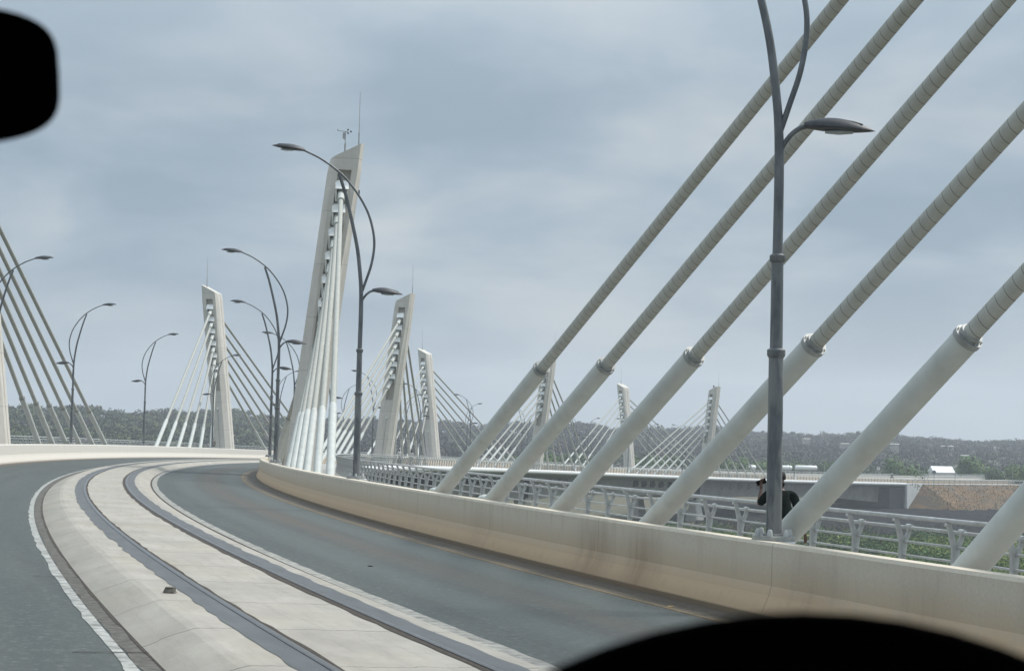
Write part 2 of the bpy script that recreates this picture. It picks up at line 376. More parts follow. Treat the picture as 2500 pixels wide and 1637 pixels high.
# ------------------------------------------------------------------ barriers
def barrier(sgn,mat,label):
    pr=[(5.28,-.01),(5.28,.055),(5.37,.26),(5.400,.36),(5.405,.775),(5.425,HB),(5.675,HB),(5.70,.78),(5.70,-.01)]
    m=MB(); s_=srange(-10,SE); prof=[(w*sgn,h) for w,h in pr]
    m.sweep(prof if sgn<0 else prof[::-1],s_,closed=True,uvw=False)
    o=m.build('concrete_barrier',mat,recalc=True); return tag(o,label,'barrier')
barrier(1,'barR','long dusty tan-stained concrete barrier curving along the right lane')
barrier(-1,'barL','pale concrete barrier along the far outer side of the left lane')
# ------------------------------------------------------------------ bridge body
bridge=tag(empty('bridge',at(180,0,0)),'long curving concrete bridge with white rounded edge beam crossing the valley','bridge')
BO=at(180,0,0)
def bpart(name,mat,m,**k): return m.build(name,mat,bridge,BO,**k)
m=MB(); m.sweep([(-9.2,-.06),(9.2,-.06),(9.2,-.45),(6.6,-.85),(-6.6,-.85),(-9.2,-.45)],sd,closed=True); bpart('deck_slab','conc2',m,recalc=True)
def depth(s):
    x=(s-ST)/SP; return 3.25+.75*max(0,math.cos(2*math.pi*x))**2
m=MB(); vs=[]
def gsh(sv,w,h): return (w,h) if h>-2 else (w,-depth(sv))
m.sweep([(-6.5,-.852),(6.5,-.852),(6.2,-3),(-6.2,-3)],sd,closed=True,shift=gsh); bpart('girder','conc2',m,recalc=True)
for sgn in (1,-1):
    m=MB(); cs=[(9.36*sgn+.20*math.cos(a),-.06+.27*math.sin(a)) for a in [2*math.pi*k/14 for k in range(14)]]
    m.sweep(cs,sd,closed=True); bpart('edge_beam','pipe',m,smooth=True,recalc=True)
for i in range(0,4):
    s=ST+i*SP
    for sgn in (1,-1):
        m=MB(); t=th(s); X=Vector((math.cos(t),-math.sin(t),0)); Y=Vector((math.sin(t),math.cos(t),0)); p=at(s,5.6*sgn,0)
        rg=[]
        for z,a,b in ((p.z-3.7,1.0,1.05),(p.z-5.0,.78,1.0),(GZ+.0,1.25,1.5),(GZ-.6,1.3,1.6)):
            q=Vector((p.x,p.y,z)); rg.append([q+X*a*x+Y*b*y for x,y in ((-1,-.8),(-.8,-1),(.8,-1),(1,-.8),(1,.8),(.8,1),(-.8,1),(-1,.8))])
        m.rings(rg); bpart('pier','conc',m,recalc=True)
    # dark joint head over the pier
    m=MB(); m.sweep([(-6.56,-.95),(6.56,-.95),(6.3,-3.9),(-6.3,-3.9)],[s-1.9,s+.2],closed=True); bpart('pier_head','concd',m,recalc=True)
restm=MB()
for i in range(0,4):
    for sgn in (1,-1):
        for dr in (-1,1):
            for k in range(6):
                s=ST+i*SP+dr*(9+3.5*k)
                if s>SAB-2: continue
                t=th(s); ax=(Vector((math.cos(t),-math.sin(t),0)),Vector((math.sin(t),math.cos(t),0)),Vector((0,0,1)))
                m=MB() if (sgn>0 and i>=2) else restm
                m.box(at(s,6.62*sgn,-1.42),(.5,.85,.95),ax)
                e=at(s,6.9*sgn,-1.42); m.tube([e,e+ax[0]*.18*sgn-Vector((0,0,.1))],.26,8)
                if m is not restm: bpart('anchor_block','concd' if dr<0 else 'conc2',m,recalc=True)  # dark blocks carry the shade of the anchor recesses in their colour
tag(bpart('anchor_block','concd',restm,recalc=True),kind='stuff')
# abutment and wing walls at the far end
m=MB(); m.sweep([(-9.3,-.5),(9.3,-.5),(9.3,-5.1),(-9.3,-5.1)],[SAB-.15,SAB+1.2],closed=True); bpart('abutment','conc2',m,recalc=True)
m=MB(); m.sweep([(-9.0,-.9),(9.0,-.9),(9.0,-5.0),(-9.0,-5.0)],[SAB-5.5,SAB-.16],closed=True); bpart('abutment_shade_block','concd',m,recalc=True)  # dark block stands in for the damp shade at the abutment face
for sgn in (1,-1):
    m=MB(); a=at(SAB+.1,9.55*sgn,.1); b=at(SAB+6.,9.55*sgn,.1); n_=at(SAB,9.1*sgn,.1)-at(SAB,9.55*sgn,.1)
    lo=Vector((a.x,a.y,GZ-.4)); lo2=lo+(b-a)*.12
    poly=[a,b,lo2,lo]; m.add(poly+[q+n_ for q in poly],[(0,1,2,3),(7,6,5,4),(0,4,5,1),(1,5,6,2),(2,6,7,3),(3,7,4,0)])
    m.box(at(SAB,9.66*sgn,-.0)+Vector((0,0,(GZ-at(SAB,0,0).z)/2)),(.45,.55,abs(GZ-at(SAB,0,0).z)),(Vector((math.cos(th(SAB)),-math.sin(th(SAB)),0)),Vector((math.sin(th(SAB)),math.cos(th(SAB)),0)),Vector((0,0,1))))
    bpart('wing_wall','pipe',m,recalc=True)
# ------------------------------------------------------------------ railings
def post_mesh():
    m=MB(); T=.022
    poly=[(.005,-.90),(.098,-.90),(.128,-.60),(.160,-.36),(.222,-.215),(.226,-.13),(.178,-.13),(.164,-.215),(.130,-.275),(.096,-.25),(.020,-.03),(-.020,-.03),(-.022,-.055),(.048,-.36),(.042,-.60)]
    n=len(poly); m.add([(x,-T,z) for x,z in poly]+[(x,T,z) for x,z in poly],[tuple(range(n)),tuple(range(2*n-1,n-1,-1))]+[(k,n+k,n+(k+1)%n,(k+1)%n) for k in range(n)])
    m.tube([(.2,-.05,-.145),(.2,.05,-.145)],.040,10); m.tube([(-.03,-.028,-.05),(-.03,.028,-.05)],.022,8)
    m.tube([(.118,-.035,-.33),(.118,.035,-.33)],.028,8); m.tube([(.098,-.035,-.51),(.098,.035,-.51)],.028,8)
    return m
def railing(sgn,label):
    root=tag(empty('railing',at(60,WRL*sgn,FW)),label,'railing','railings along the bridge edges'); O=at(60,WRL*sgn,FW)
    for nm,dw,dz,r_,n in (('top_rail',0,0,.030,12),('second_rail',.20,-.145,.023,10),('bar',.118,-.33,.0165,8),('bar',.098,-.51,.0165,8),('bar',.075,-.69,.0165,8)):
        m=MB(); m.tube([at(s,(WRL+dw)*sgn,HR+dz) for s in sd],r_,n); m.build(nm,'rail_p',root,O,smooth=True)
    pm=post_mesh().build('post','rail_p',root,(0,0,0),recalc=True); data=pm.data; first=True; cnt=0
    s=1.0 if sgn>0 else 60.; rest=MB(); k0=[] 
    ps=[]
    while s<SAB-1: ps.append(s); s+=1.2
    ind=ps[:100] 
    for s in ps:
        p=at(s,WRL*sgn,HR); rz=-th(s)+(0 if sgn>0 else math.pi)
        if s in ind:
            o=pm if first else pm.copy()
            if not first: C.objects.link(o); o.parent=root
            first=False; o.location=(p-O)*K; o.rotation_euler=(0,0,rz)
        else:
            c_,s_=math.cos(rz),math.sin(rz)
            rest.add([(p.x+(x*c_-y*s_)/K,p.y+(x*s_+y*c_)/K,p.z+z/K) for x,y,z in [tuple(v.co) for v in data.vertices]],[tuple(f.vertices) for f in data.polygons])
    tag(rest.build('post','rail_p',root,O),kind='stuff')
    return root
railing(1,'grey steel railing with forked posts behind the right barrier, nearest the camera')
railing(-1,'grey steel railing seen over the pale left barrier')
def guard(sgn,label):
    O=at(SAB+20,9.0*sgn,0); root=tag(empty('guardrail',O),label,'guardrail','guardrails on the approach bank')
    m=MB(); sx=srange(SAB-2,SE); m.sweep([(9.0*sgn,1.0),(9.04*sgn,.97),(9.0*sgn,.86),(9.04*sgn,.76),(9.0*sgn,.72)],sx); m.build('beam','rail_p',root,O)
    s=SAB+1.
    while s<SE-1:
        m=MB(); m.box(at(s,9.12*sgn,.45),(.12,.12,1.0)); m.build('post','rail_p',root,O); s+=1.9
guard(1,'steel guardrail on top of the dry grass bank, nearer side'); guard(-1,'steel guardrail on the far side of the approach road')
# ------------------------------------------------------------------ pylons with stay cables
def frame(s,sgn):
    t=th(s); return Vector((math.cos(t)*sgn,-math.sin(t)*sgn,0)),Vector((math.sin(t),math.cos(t),0))
def shaft_rings():
    A=.775;B=1.1
    def ring(z,slot,top=False):
        d=slot; f=.40+.20*max(0,min(1,(z-6)/9.))
        half=[(-f,-B),(-.31,-B),(-.31,-B+d),(.31,-B+d),(.31,-B),(f,-B),(A,-B+.45),(A,-.055),(A-.05,-.04),(A-.05,.04),(A,.055),(A,B-.45)]
        pts=half+[(-x,-y) for x,y in half]
        x0=LEAN*(z-HB)
        return [Vector((x+x0,y,z+(x*.52 if top else 0))) for x,y in pts]
    zt=HB+HT
    return [ring(-.1,.001),ring(zt-9.3,.001),ring(zt-9.25,.45),ring(zt-.95,.45),ring(zt-.94,.001),ring(zt,.001,True)]
def tri_rings(m,rings):
    m.rings(rings,cap=True)
def pylon(i,sgn,label,detail=1,fans=(-1,1),d0=9.0,extra=None,dd=3.5,dsv=0.,dw=0.,wc=6.02,sr=.142):
    s=ST+i*SP+dsv; O=at(s,(WT-dw)*sgn,0); X,Y=frame(s,sgn); Z=Vector((0,0,1)); rz=-th(s)+(0 if sgn>0 else math.pi)
    root=tag(empty('pylon',O),label,'pylon','cable-stayed pylons of the bridge')
    def L(p): return O+X*p[0]+Y*p[1]+Z*p[2]     # local: x outward, y along the road, z up
    m=MB(); m.rings([[L(p) for p in r_] for r_ in shaft_rings()]); m.build('shaft','conc',root,O,recalc=True)
    zt=HB+HT
    def xl(z): return LEAN*(z-HB)
    ha=[13.85,12.8,11.75,10.5,9.4,8.5] if i<0 else [12.55,11.45,10.35,9.25,8.15,7.05]; sl=[4.7,4.35,4.1,3.85,3.4,3.1]
    nseg=32 if detail==2 else (16 if i<2 else 10)
    for dr in fans:
        for k in range(6):
            z=HB+ha[k]; d=d0+dd*(5-k)
            A=at(s+dr*d,(wc if dr<0 else 6.02)*sgn,HB); Bp=L((xl(z)-.02,dr*.80,z))
            D=(Bp-A); ln=D.length; D.normalize()
            low=A-D*((HB-FW+.05)/max(.2,D.z))
            # the stay itself
            S1_=A+D*sl[k]; up=1.35; T_=Bp-D*up
            cb=MB(); npts=max(2,int(ln/6)); 
            a_=S1_-D*.1; b_=T_+D*.1
            cb.tube([a_+(b_-a_)*(q/npts) for q in range(npts+1)],.094 if i<0 else .106,nseg,cap=False)
            co=cb.build('stay_cable','cable',root,O,smooth=True)
            sm=MB()
            if dr>0 and i<2: sm.tube([low,S1_],sr,nseg)
            else: sm.tube([low,S1_-D*.3,S1_],[sr*1.04,sr*1.04,.11],nseg)
            sm.build('sleeve','sleeve',co,O,smooth=True,ang=40)
            if dr>0 and i<2:
                fm=MB(); fm.tube([S1_-D*.03,S1_+D*.03],.152,nseg); fm.tube([S1_+D*.03,S1_+D*.08],.118,nseg)
                e1=D.cross(Z).normalized(); e2=D.cross(e1)
                for q in range(6):
                    a=q*math.pi/3+.3; c_=S1_+D*.035+(e1*math.cos(a)+e2*math.sin(a))*.134; fm.tube([c_,c_+D*.015],.009,6)
                fm.build('collar','flange',co,O,smooth=True,ang=40)
                if i<0 and k<2:   # hooded foot of the near sleeves
                    hm=MB(); hp=at(s+dr*d+.30,5.98*sgn,HB+.0); hm.tube([hp-Z*.5,hp-Z*.0,hp+Z*.04,hp+Z*.06],[.16,.16,.13,.05],16); hm.build('foot_cover','sleeve',co,O,smooth=True,ang=50)
            tm=MB(); tm.tube([T_,Bp+D*.02],.160,nseg); tm.tube([T_-D*.03,T_+D*.03],.172,nseg)
            tm.build('upper_sleeve','sleeve',co,O,smooth=True,ang=40)
            # white steel anchor box in the slot, with a hood and two cheeks
            bm_=MB(); y0=dr*.65
            w2=.31
            def P(x,y,zz): return L((xl(z)+x,dr*y,z+zz))
            hood=[P(-w2,.62,.54),P(w2,.62,.54),P(w2,1.02,.50),P(-w2,1.02,.50),P(-w2,.62,.10),P(w2,.62,.10),P(w2,1.36,.06),P(-w2,1.36,.06)]
            bm_.add(hood,[(0,1,2,3),(4,7,6,5),(0,4,5,1),(1,5,6,2),(2,6,7,3),(3,7,4,0)])
            for sx in (-1,1):
                x1,x2=sx*.23,sx*.31
                ch=[P(x1,.62,.12),P(x2,.62,.12),P(x2,1.15,.08),P(x1,1.15,.08),P(x1,.62,-.48),P(x2,.62,-.48),P(x2,.98,-.48),P(x1,.98,-.48)]
                bm_.add(ch,[(0,1,2,3),(4,7,6,5),(0,4,5,1),(1,5,6,2),(2,6,7,3),(3,7,4,0)])
            bm_.build('anchor_box','boxw',root,O,recalc=True)
    # lightning rod
    m=MB(); px=xl(zt)+.62*1; q=L((px-.05,.35,zt+.30)); m.tube([q,q+Z*.8,q+Z*.82,q+Z*2.75],[.035,.030,.016,.010],8); m.tube([q-Z*.05,q+Z*.06],.10,8); m.build('lightning_rod','grey',root,O)
    # conduit with a small ball camera on the side that faces oncoming traffic
    m=MB(); m.tube([L((.02,-1.12,FW)),L((xl(4.4),-1.12,4.3))],.022,6); m.build('conduit','grey',root,O)
    m=MB(); m.tube([L((xl(4.4),-1.16,4.25)),L((xl(4.4),-1.16,4.33)),L((xl(4.4),-1.16,4.45)),L((xl(4.4),-1.16,4.50))],[.03,.10,.10,.02],10); m.build('beacon','pipe',root,O,smooth=True)
    if extra=='weather':
        q=L((xl(zt)-.10,-.3,zt)); m=MB(); m.tube([q,q+Z*.42],.045,8); m.tube([q+Z*.4,q+Z*1.0],.020,8); m.box(q+Z*.80+X*-.06,(.13,.13,.26)); m.tube([q+Z*.6+X*.02,q+Z*.66+X*-.10,q+Z*.74+X*-.08],.018,6)
        m.tube([q+Z*1.02+X*-.36,q+Z*.99+X*.10],.020,6); m.tube([q+Z*1.0+X*-.35,q+Z*1.10+X*-.37],.025,6); m.build('weather_station','grey',root,O)
        m=MB(); 
        for a in range(3):
            e=q+Z*1.0+X*.16+(X*math.cos(a*2.1)+Z*math.sin(a*2.1))*.09; m.tube([e-X*.04,e,e+X*.04],[.02,.055,.03],8)
        m.build('anemometer','dark',root,O)
        m=MB(); e=L((xl(zt-1.9)+.80,-.35,zt-1.9)); m.box(e+X*.03,(.06,.12,.26),(X,Y,Z)); m.build('camera_box','dark',root,O)
    if extra=='camera':
        q=L((xl(zt)-.2,0,zt)); m=MB(); m.tube([q,q+Z*.25,q+Z*.3,q+Z*.55,q+Z*.62],[.03,.03,.12,.12,.03],10); m.build('camera_dome','dark',root,O,smooth=True)
    return root
pylon(-1,1,'pylon beyond the right edge whose thick stays cross the sky',2,(1,),8.7)
pylon(0,1,'tallest pylon in view, with a weather station and a tight bundle of white stays',1,extra='weather',wc=6.55,sr=.13)
pylon(0,-1,'pylon cut off by the left edge of the photo, its stays falling to the right',1,(-1,1),7.0,dd=3.85,dsv=2.,dw=.35)
pylon(1,-1,'pylon over the pale left barrier with a fan of bright white stays on its left')
pylon(1,1,'pylon just right of the tallest one, leaning right with white stays to its left')
pylon(2,-1,'pylon half hidden behind stays of the one left of it, top peaking left')
pylon(2,1,'small distant pylon crossed by the leftmost two thick near stays')
pylon(3,-1,'small distant pylon between the second and third thick near stays, peaking on its left')
pylon(3,1,'farthest right small pylon with a dome camera on its slanted top',extra='camera')
# ------------------------------------------------------------------ lamps
def smooth_pts(P,n=6):
    out=[]; P=[Vector(p) for p in P]
    for i in range(len(P)-1):
        a=P[max(i-1,0)];b=P[i];c_=P[i+1];d=P[min(i+2,len(P)-1)]
        for k in range(n):
            t=k/n; out.append(.5*((2*b)+(-a+c_)*t+(2*a-5*b+4*c_-d)*t*t+(-a+3*b-3*c_+d)*t**3))
    out.append(P[-1]); return out
def lamp_head(x0,z0,x1,z1,L_=.8):
    m=MB(); d=1 if x1>x0 else -1; rg=[]; n=10
    for k in range(13):
        t=k/12; x=x0+(x1-x0)*t; z=z0+(z1-z0)*t
        e=max(.02,math.sin(math.pi*min(1,.10+t*.90))**.8); wd=.15*e; hu=.128*e*(1-.2*t); hl=.032*e
        r_=[]
        for q in range(n*2):
            a=math.pi*q/n; ca,sa=math.cos(a),math.sin(a); r_.append(Vector((x,wd*ca,z+(hu*abs(sa)**1.3 if sa>0 else -hl*abs(sa)))))
        rg.append(r_)
    m.rings(rg)
    for yy in (-.05,0,.05): m.tube([(x0+(x1-x0)*(.12+.7*q/5),yy,z0+(z1-z0)*(.12+.7*q/5)+.095*math.sin(math.pi*(.2+.6*q/5))) for q in range(6)],.008,4)
    return m
def make_lamp():
    root=empty('street_lamp')
    def zf(m):
        m.v=[(x,y,z if z<4.4 else 4.4+(z-4.4)*.925) for x,y,z in m.v]; return m
    o=(0,0,0)
    m=MB(); m.tube([(0,0,.03),(0,0,2.0)],[.086,.080],14); m.tube([(0,0,1.97),(0,0,2.0),(0,0,2.06),(0,0,2.08)],[.08,.10,.10,.07],14)
    m.tube([(0,0,2.05),(0,0,3.05)],[.070,.066],14); m.tube([(0,0,3.02),(0,0,3.04),(0,0,3.10),(0,0,3.12)],[.066,.086,.086,.06],14)
    up=smooth_pts([(0,0,3.1),(.005,0,4.0),(-.005,0,4.5),(-.035,0,4.9),(-.12,0,5.6),(-.27,0,6.31),(-.45,0,7.03),(-.62,0,7.56)],5); k=len(up)
    m.tube(up,[.056-.018*i/k for i in range(k)],12); zf(m).build('pole','pole',root,o,smooth=True,ang=50)
    m=MB(); ar=smooth_pts([(.0,0,4.45),(.10,0,4.78),(.225,0,5.22),(.285,0,5.68),(.256,0,6.08),(.12,0,6.57),(-.125,0,7.03),(-.43,0,7.43),(-.70,0,7.68),(-1.10,0,7.95),(-1.5,0,8.13)],5); k=len(ar)
    m.tube(ar,[.034-.008*i/k for i in range(k)],10); zf(m).build('upper_arm','pole',root,o,smooth=True)
    m=MB(); ar=smooth_pts([(.0,0,4.22),(.05,0,4.33),(.13,0,4.44),(.22,0,4.51),(.29,0,4.53)],4); m.tube(ar,.028,8); m.build('lower_arm','pole',root,o,smooth=True)
    h=zf(lamp_head(-1.47,8.12,-2.27,8.20)).build('lamp_head','head',root,o,smooth=True,ang=45,recalc=True)
    m=MB(); m.tube([(-1.75,0,8.105),(-1.9,0,8.10),(-2.05,0,8.118)],[.05,.08,.05],8,ell=1.0); m.v=[(x,y,8.112+(z-8.11)*.35) for x,y,z in m.v]; zf(m).build('lens','lens',h,o,smooth=True)
    h=lamp_head(.27,4.53,1.04,4.47).build('lamp_head','head',root,o,smooth=True,ang=45,recalc=True)
    m=MB(); m.tube([(.5,0,4.475),(.65,0,4.46),(.8,0,4.455)],[.05,.08,.05],8); m.v=[(x,y,4.465+(z-4.465)*.35) for x,y,z in m.v]; m.build('lens','lens',h,o,smooth=True)
    m=MB(); m.tube([(0,0,-.02),(0,0,.035)],.235,8); m.tube([(0,0,.03),(0,0,.06)],.12,14); m.build('base_plate','flange',root,o,smooth=True,ang=30)
    for a in range(6):
        x,y=.18*math.cos(a*math.pi/3+.3),.18*math.sin(a*math.pi/3+.3); m=MB(); m.tube([(x,y,.03),(x,y,.095),(x,y,.11)],[.032,.026,.014],10); m.build('bolt_cap','rail_p',root,o,smooth=True,ang=50)
    m=MB(); m.box((.13,0,-.32),(.20,.50,.60)); m.build('plinth','pipe',root,o)
    return root
lamp0=make_lamp(); fl=True
LR={0:'nearest street lamp, cut off by the top of the photo, before the thick stays',
1:'tall street lamp whose curved arm crosses the top of the tallest pylon',
2:'street lamp left of the tallest pylon, the larger of the two overlapping poles',
3:'street lamp just left of the larger overlapping pole, left of the tallest pylon',
4:'street lamp partly hidden behind the tallest pylon, its upper arm showing above its left side',
5:'street lamp seen between the white stays of the tallest pylon'}
LL={-1:'street lamp at the left edge, its upper head before the stays of the cut-off pylon',0:'left barrier street lamp in front of the outermost stay at the left edge',
1:'street lamp standing alone on the left barrier between two pylons',2:'small street lamp in front of the left barrier pylon with white stays',3:'thin street lamp behind the pylon on the left barrier'}
for row,s0,rng,lab in ((1,SR,range(0,16),LR),(-1,SL,range(-3,13),LL)):
    for i in rng:
        s=s0+i*LS
        if s>SAB: continue
        dp=min(abs(s-(ST+q*SP)) for q in range(-1,5))
        o=lamp0 if fl else copy_tree(lamp0); fl=False
        p=at(s,WL*row-(.032 if row>0 and i==0 else 0),HB); o.location=(p+Vector((0,0,.02)))*K; o.rotation_euler=(0,0,-th(s)+(0 if row>0 else math.pi))
        far_n=i-5 if row>0 else i-3
        l=lab.get(i) or (('far thin street lamp on the right barrier of the distant deck' if row>0 else 'far thin street lamp on the left barrier of the distant deck') if s>150 else 'left barrier street lamp standing out of view behind the left edge')
        
        if row>0 and i==0: o.rotation_euler=(0,0,-.17)
        tag(o,l,'street lamp','street lamps along the bridge')
# ------------------------------------------------------------------ ground, hills, bank
def lerp(x,xs,ys): return float(np.interp(x,xs,ys))
SKX=[-400,0,35,292,449,593,829,979,1077,1170,1407,1631,1820,1891,2025,2188,2279,2385,2500,2900]
SKY=[996,996,996,1003,1006,1016,1022,1031,1032,1038,1038,1046,1051,1056,1060,1064,1072,1076,1079,1084]
AZS=[];ELS=[]
for X_,Y_ in zip(SKX,SKY):
    d=ray(X_,Y_); AZS.append(math.atan2(d.x,d.y)); ELS.append(d.z/math.hypot(d.x,d.y))
def gz(x,y):
    az=math.atan2(x,y); d=math.hypot(x,y)
    if abs(az)>2.2: return GZ
    el=lerp(az,AZS,ELS); d1=lerp(az,[-.35,-.1,.1,.35],[190,300,400,430]); dc=lerp(az,[-.35,-.1,.1,.35],[560,700,820,860])
    top=CH+dc*el-3.9+.7*math.sin(az*61)+.45*math.sin(az*143+1)
    if d<d1: z=GZ
    elif d<dc:
        t=(d-d1)/(dc-d1); t=t**1.25; z=GZ+(top-GZ)*(t*t*(3-2*t)*.45+t*.55)
        z+=1.1*math.sin(x*.021+1.3)*math.sin(y*.017)*min(1,t*3)*(1-t)*2
    else: z=top-(d-dc)*.02
    return z
def polar(azs,ds):
    v=[];f=[]
    for a in azs:
        for d in ds: x,y=d*math.sin(a),d*math.cos(a); v.append((x,y,gz(x,y)))
    n=len(ds)
    for i in range(len(azs)-1):
        for j in range(n-1): f.append((i*n+j,(i+1)*n+j,(i+1)*n+j+1,i*n+j+1))
    return v,f
azs=[math.radians(a) for a in np.arange(-180,181,2.)]
azs=sorted(set([a for a in azs if abs(a)>.45]+[float(a) for a in np.linspace(-.45,.45,110)]))
v,f=polar(azs,[1,60,120,160,200,240,280,320,360,400,440,480,520,560,600,650,700,760,820,880,950,1100,1500,2500,5000])
m=MB(); m.add(v,[q[::-1] for q in f]); tag(m.build('ground','ground',smooth=True,recalc=False),kind='structure')
# approach embankment
m=MB(); sx=srange(SAB+.3,SE)
def bsh(sv,w,h):
    if h>-1: return w,h
    z0=at(sv,w,0).z; zg=gz(at(sv,w,0).x,at(sv,w,0).y)-.3; sgn=1 if w>0 else -1
    fr=min(1.,(sv-SAB)/9.+.12)
    if h==-9: return w, zg-z0
    return w,h
prof=[(-22,-9),(-9.6,-.1),(9.62,-.1),(12.0,-1.35),(15.5,-3.2),(19.,-9)]
def bsh(sv,w,h):
    c_=at(sv,0,0); z0=at(sv,w,0).z; zg=gz(c_.x,c_.y)-.3; fr=min(1.,max(.03,(sv-SAB)/6.)); sg_=1 if w>0 else -1
    aw=abs(w); nw=9.62+(aw-9.62)*fr if aw>9.62 else aw
    full=(zg-z0) if h==-9 else h
    hh=(zg-z0)+(full-(zg-z0))*fr
    return nw*sg_,hh
m.sweep(prof,sx,shift=bsh); tag(m.build('embankment','bank',smooth=False,recalc=True),kind='structure')
m=MB(); m.sweep([(-9.55,-.02),(9.55,-.02)],sx); tag(m.build('road_shoulder','conc2'),kind='structure')
# dark stone apron before the bank
m=MB()
a0=[math.atan2(ray(x,1200).x,ray(x,1200).y) for x in np.linspace(1700,2650,60)]
vs=[];fs=[]
for i,a in enumerate(a0):
    lo=lerp(i,[0,14,25,40,59],[262,238,228,222,205])+6*math.sin(i*1.3)+4*math.sin(i*2.9); hi=345.
    for j in range(24):
        d=lo+(hi-lo)*j/23; vs.append((d*math.sin(a),d*math.cos(a),GZ+.08+R.uniform(0,.35)*(1 if 0<j<23 else 0)))
for i in range(59):
    for j in range(23): fs.append((i*24+j,i*24+j+1,(i+1)*24+j+1,(i+1)*24+j)[::-1])
m.add(vs,fs); tag(m.build('gravel','gravel'),kind='structure')
# ------------------------------------------------------------------ foliage
def cards(cent,size,norm=None,rng=NR,asp=1.):
    n=len(cent); a=rng.normal(size=(n,3)); 
    if norm is not None: a=a*.45+norm*1.0
    a/=np.linalg.norm(a,axis=1)[:,None]; b=np.cross(a,rng.normal(size=(n,3))); b/=np.linalg.norm(b,axis=1)[:,None]; c_=np.cross(a,b)
    s=size[:,None]; v=np.stack([cent-b*s-c_*s*asp*.5,cent+b*s-c_*s*asp*.7,cent+b*s*.6+c_*s*asp,cent-b*s*.8+c_*s*asp*.8],1)
    return v.reshape(-1,3)
def mesh_quads(name,mat,V,tint,parent=None,origin=(0,0,0),nrm=None):
    n=len(V)//4; me=bpy.data.meshes.new(name); me.vertices.add(n*4); me.loops.add(n*4); me.polygons.add(n)
    V=(V-np.array(origin))*K
    me.vertices.foreach_set('co',V.astype(np.float32).ravel()); me.loops.foreach_set('vertex_index',np.arange(n*4,dtype=np.int32))
    me.polygons.foreach_set('loop_start',np.arange(0,n*4,4,dtype=np.int32)); me.polygons.foreach_set('loop_total',np.full(n,4,dtype=np.int32))
    at_=me.attributes.new('tint','FLOAT','POINT'); at_.data.foreach_set('value',np.repeat(tint,4).astype(np.float32)); me.update(calc_edges=True)
    if nrm is not None:
        me.polygons.foreach_set('use_smooth',[True]*n); me.normals_split_custom_set_from_vertices(np.repeat(nrm,4,axis=0).astype(np.float32))
    me.materials.append(M[mat]); o=bpy.data.objects.new(name,me); C.objects.link(o)
    if parent is not None: o.parent=parent
    elif tuple(origin)!=(0,0,0): o.location=Vector(origin)*K
    return o
CN=[]
def crown(c0,rx,rz,nlob,ncard,cs,rng=NR,hollow=.55):
    # several lobes; cards concentrated near lobe shells
    th=rng.uniform(0,2*np.pi,nlob); rr=np.sqrt(rng.uniform(0,1,nlob))*rx*.68; lz=rng.uniform(-.45,.55,nlob)*rz
    L=np.stack([rr*np.cos(th),rr*np.sin(th),lz],1); lr=rx*rng.uniform(.32,.55,nlob)
    idx=rng.integers(0,nlob,ncard); d=rng.normal(size=(ncard,3)); d/=np.linalg.norm(d,axis=1)[:,None]
    rad=lr[idx]*rng.uniform(hollow,1.08,ncard); d2=d*rad[:,None]; d2[:,2]*=min(1.,rz/rx*1.15)
    P=L[idx]+d2+np.array(c0); 
    V=cards(P,cs*rng.uniform(.6,1.3,ncard),d,rng); ctr=P-np.array(c0); ctr/=np.linalg.norm(ctr,axis=1)[:,None]+1e-6; nn=d*.75+ctr*.45+np.array([0,0,.25]); nn/=np.linalg.norm(nn,axis=1)[:,None]; CN.append(nn); return V,idx
# hillside woodland as one mass
VV=[];TT=[]
def wood(n,azr,kindf,cardn=46):
    for _ in range(n):
        a=R.uniform(*azr); d1=lerp(a,[-.35,-.1,.1,.35],[190,300,400,430]); dc=lerp(a,[-.35,-.1,.1,.35],[560,700,820,860])
        d=math.sqrt(R.uniform((d1*.97)**2,(dc*1.03)**2)); x,y=d*math.sin(a),d*math.cos(a); z=gz(x,y)
        t,rx,hh=kindf(a,(d-d1)/(dc-d1)); 
        V,idx=crown((x,y,z+hh*.62),rx,hh*.42,5,cardn,rx*.088); VV.append(V); lob=NR.uniform(-.03,.03,5)
        TT.append(np.clip(t+lob[idx]+NR.uniform(-.02,.02,cardn),0,1))
def kf(a,t):
    r=R.random(); 
    if a<-.12: base=R.choice([.05,.25,.35,.45,.55,.6,.66,.7]) 
    else: base=R.choice([.0,.02,.05,.1,.15,.22,.32]) if t>.22 else R.choice([.25,.35,.45,.5])
    if r<.07: return .85 if a>-.1 else .75, R.uniform(1.5,2.4),R.uniform(1.5,2.6)
    return base,R.uniform(2.8,5.0),R.uniform(3.6,5.8)
wood(1300,(-.40,-.12),kf,150); wood(2700,(-.12,.42),kf,130)
tag(mesh_quads('woodland','wood',np.concatenate(VV),np.concatenate(TT),nrm=np.concatenate(CN)),kind='stuff'); CN.clear()
# a line of bigger trees on the crest for a broken skyline
VV=[];TT=[]
for _ in range(430):
    a=R.uniform(-.38,.40); dc=lerp(a,[-.35,-.1,.1,.35],[560,700,820,860]); d=dc+R.uniform(-14,14); x,y=d*math.sin(a),d*math.cos(a); z=gz(x,y)
    rx=R.uniform(1.6,4.8)*(.8 if a<0 else 1); hh=R.uniform(2.4,6.4); V,idx=crown((x,y,z+hh*.6),rx,hh*.42,5,150,rx*.09); VV.append(V); TT.append(np.clip(NR.uniform(.1,.5)+NR.uniform(-.08,.08,150),0,1))
tag(mesh_quads('crest_trees','wood',np.concatenate(VV),np.concatenate(TT),nrm=np.concatenate(CN)),kind='stuff'); CN.clear()
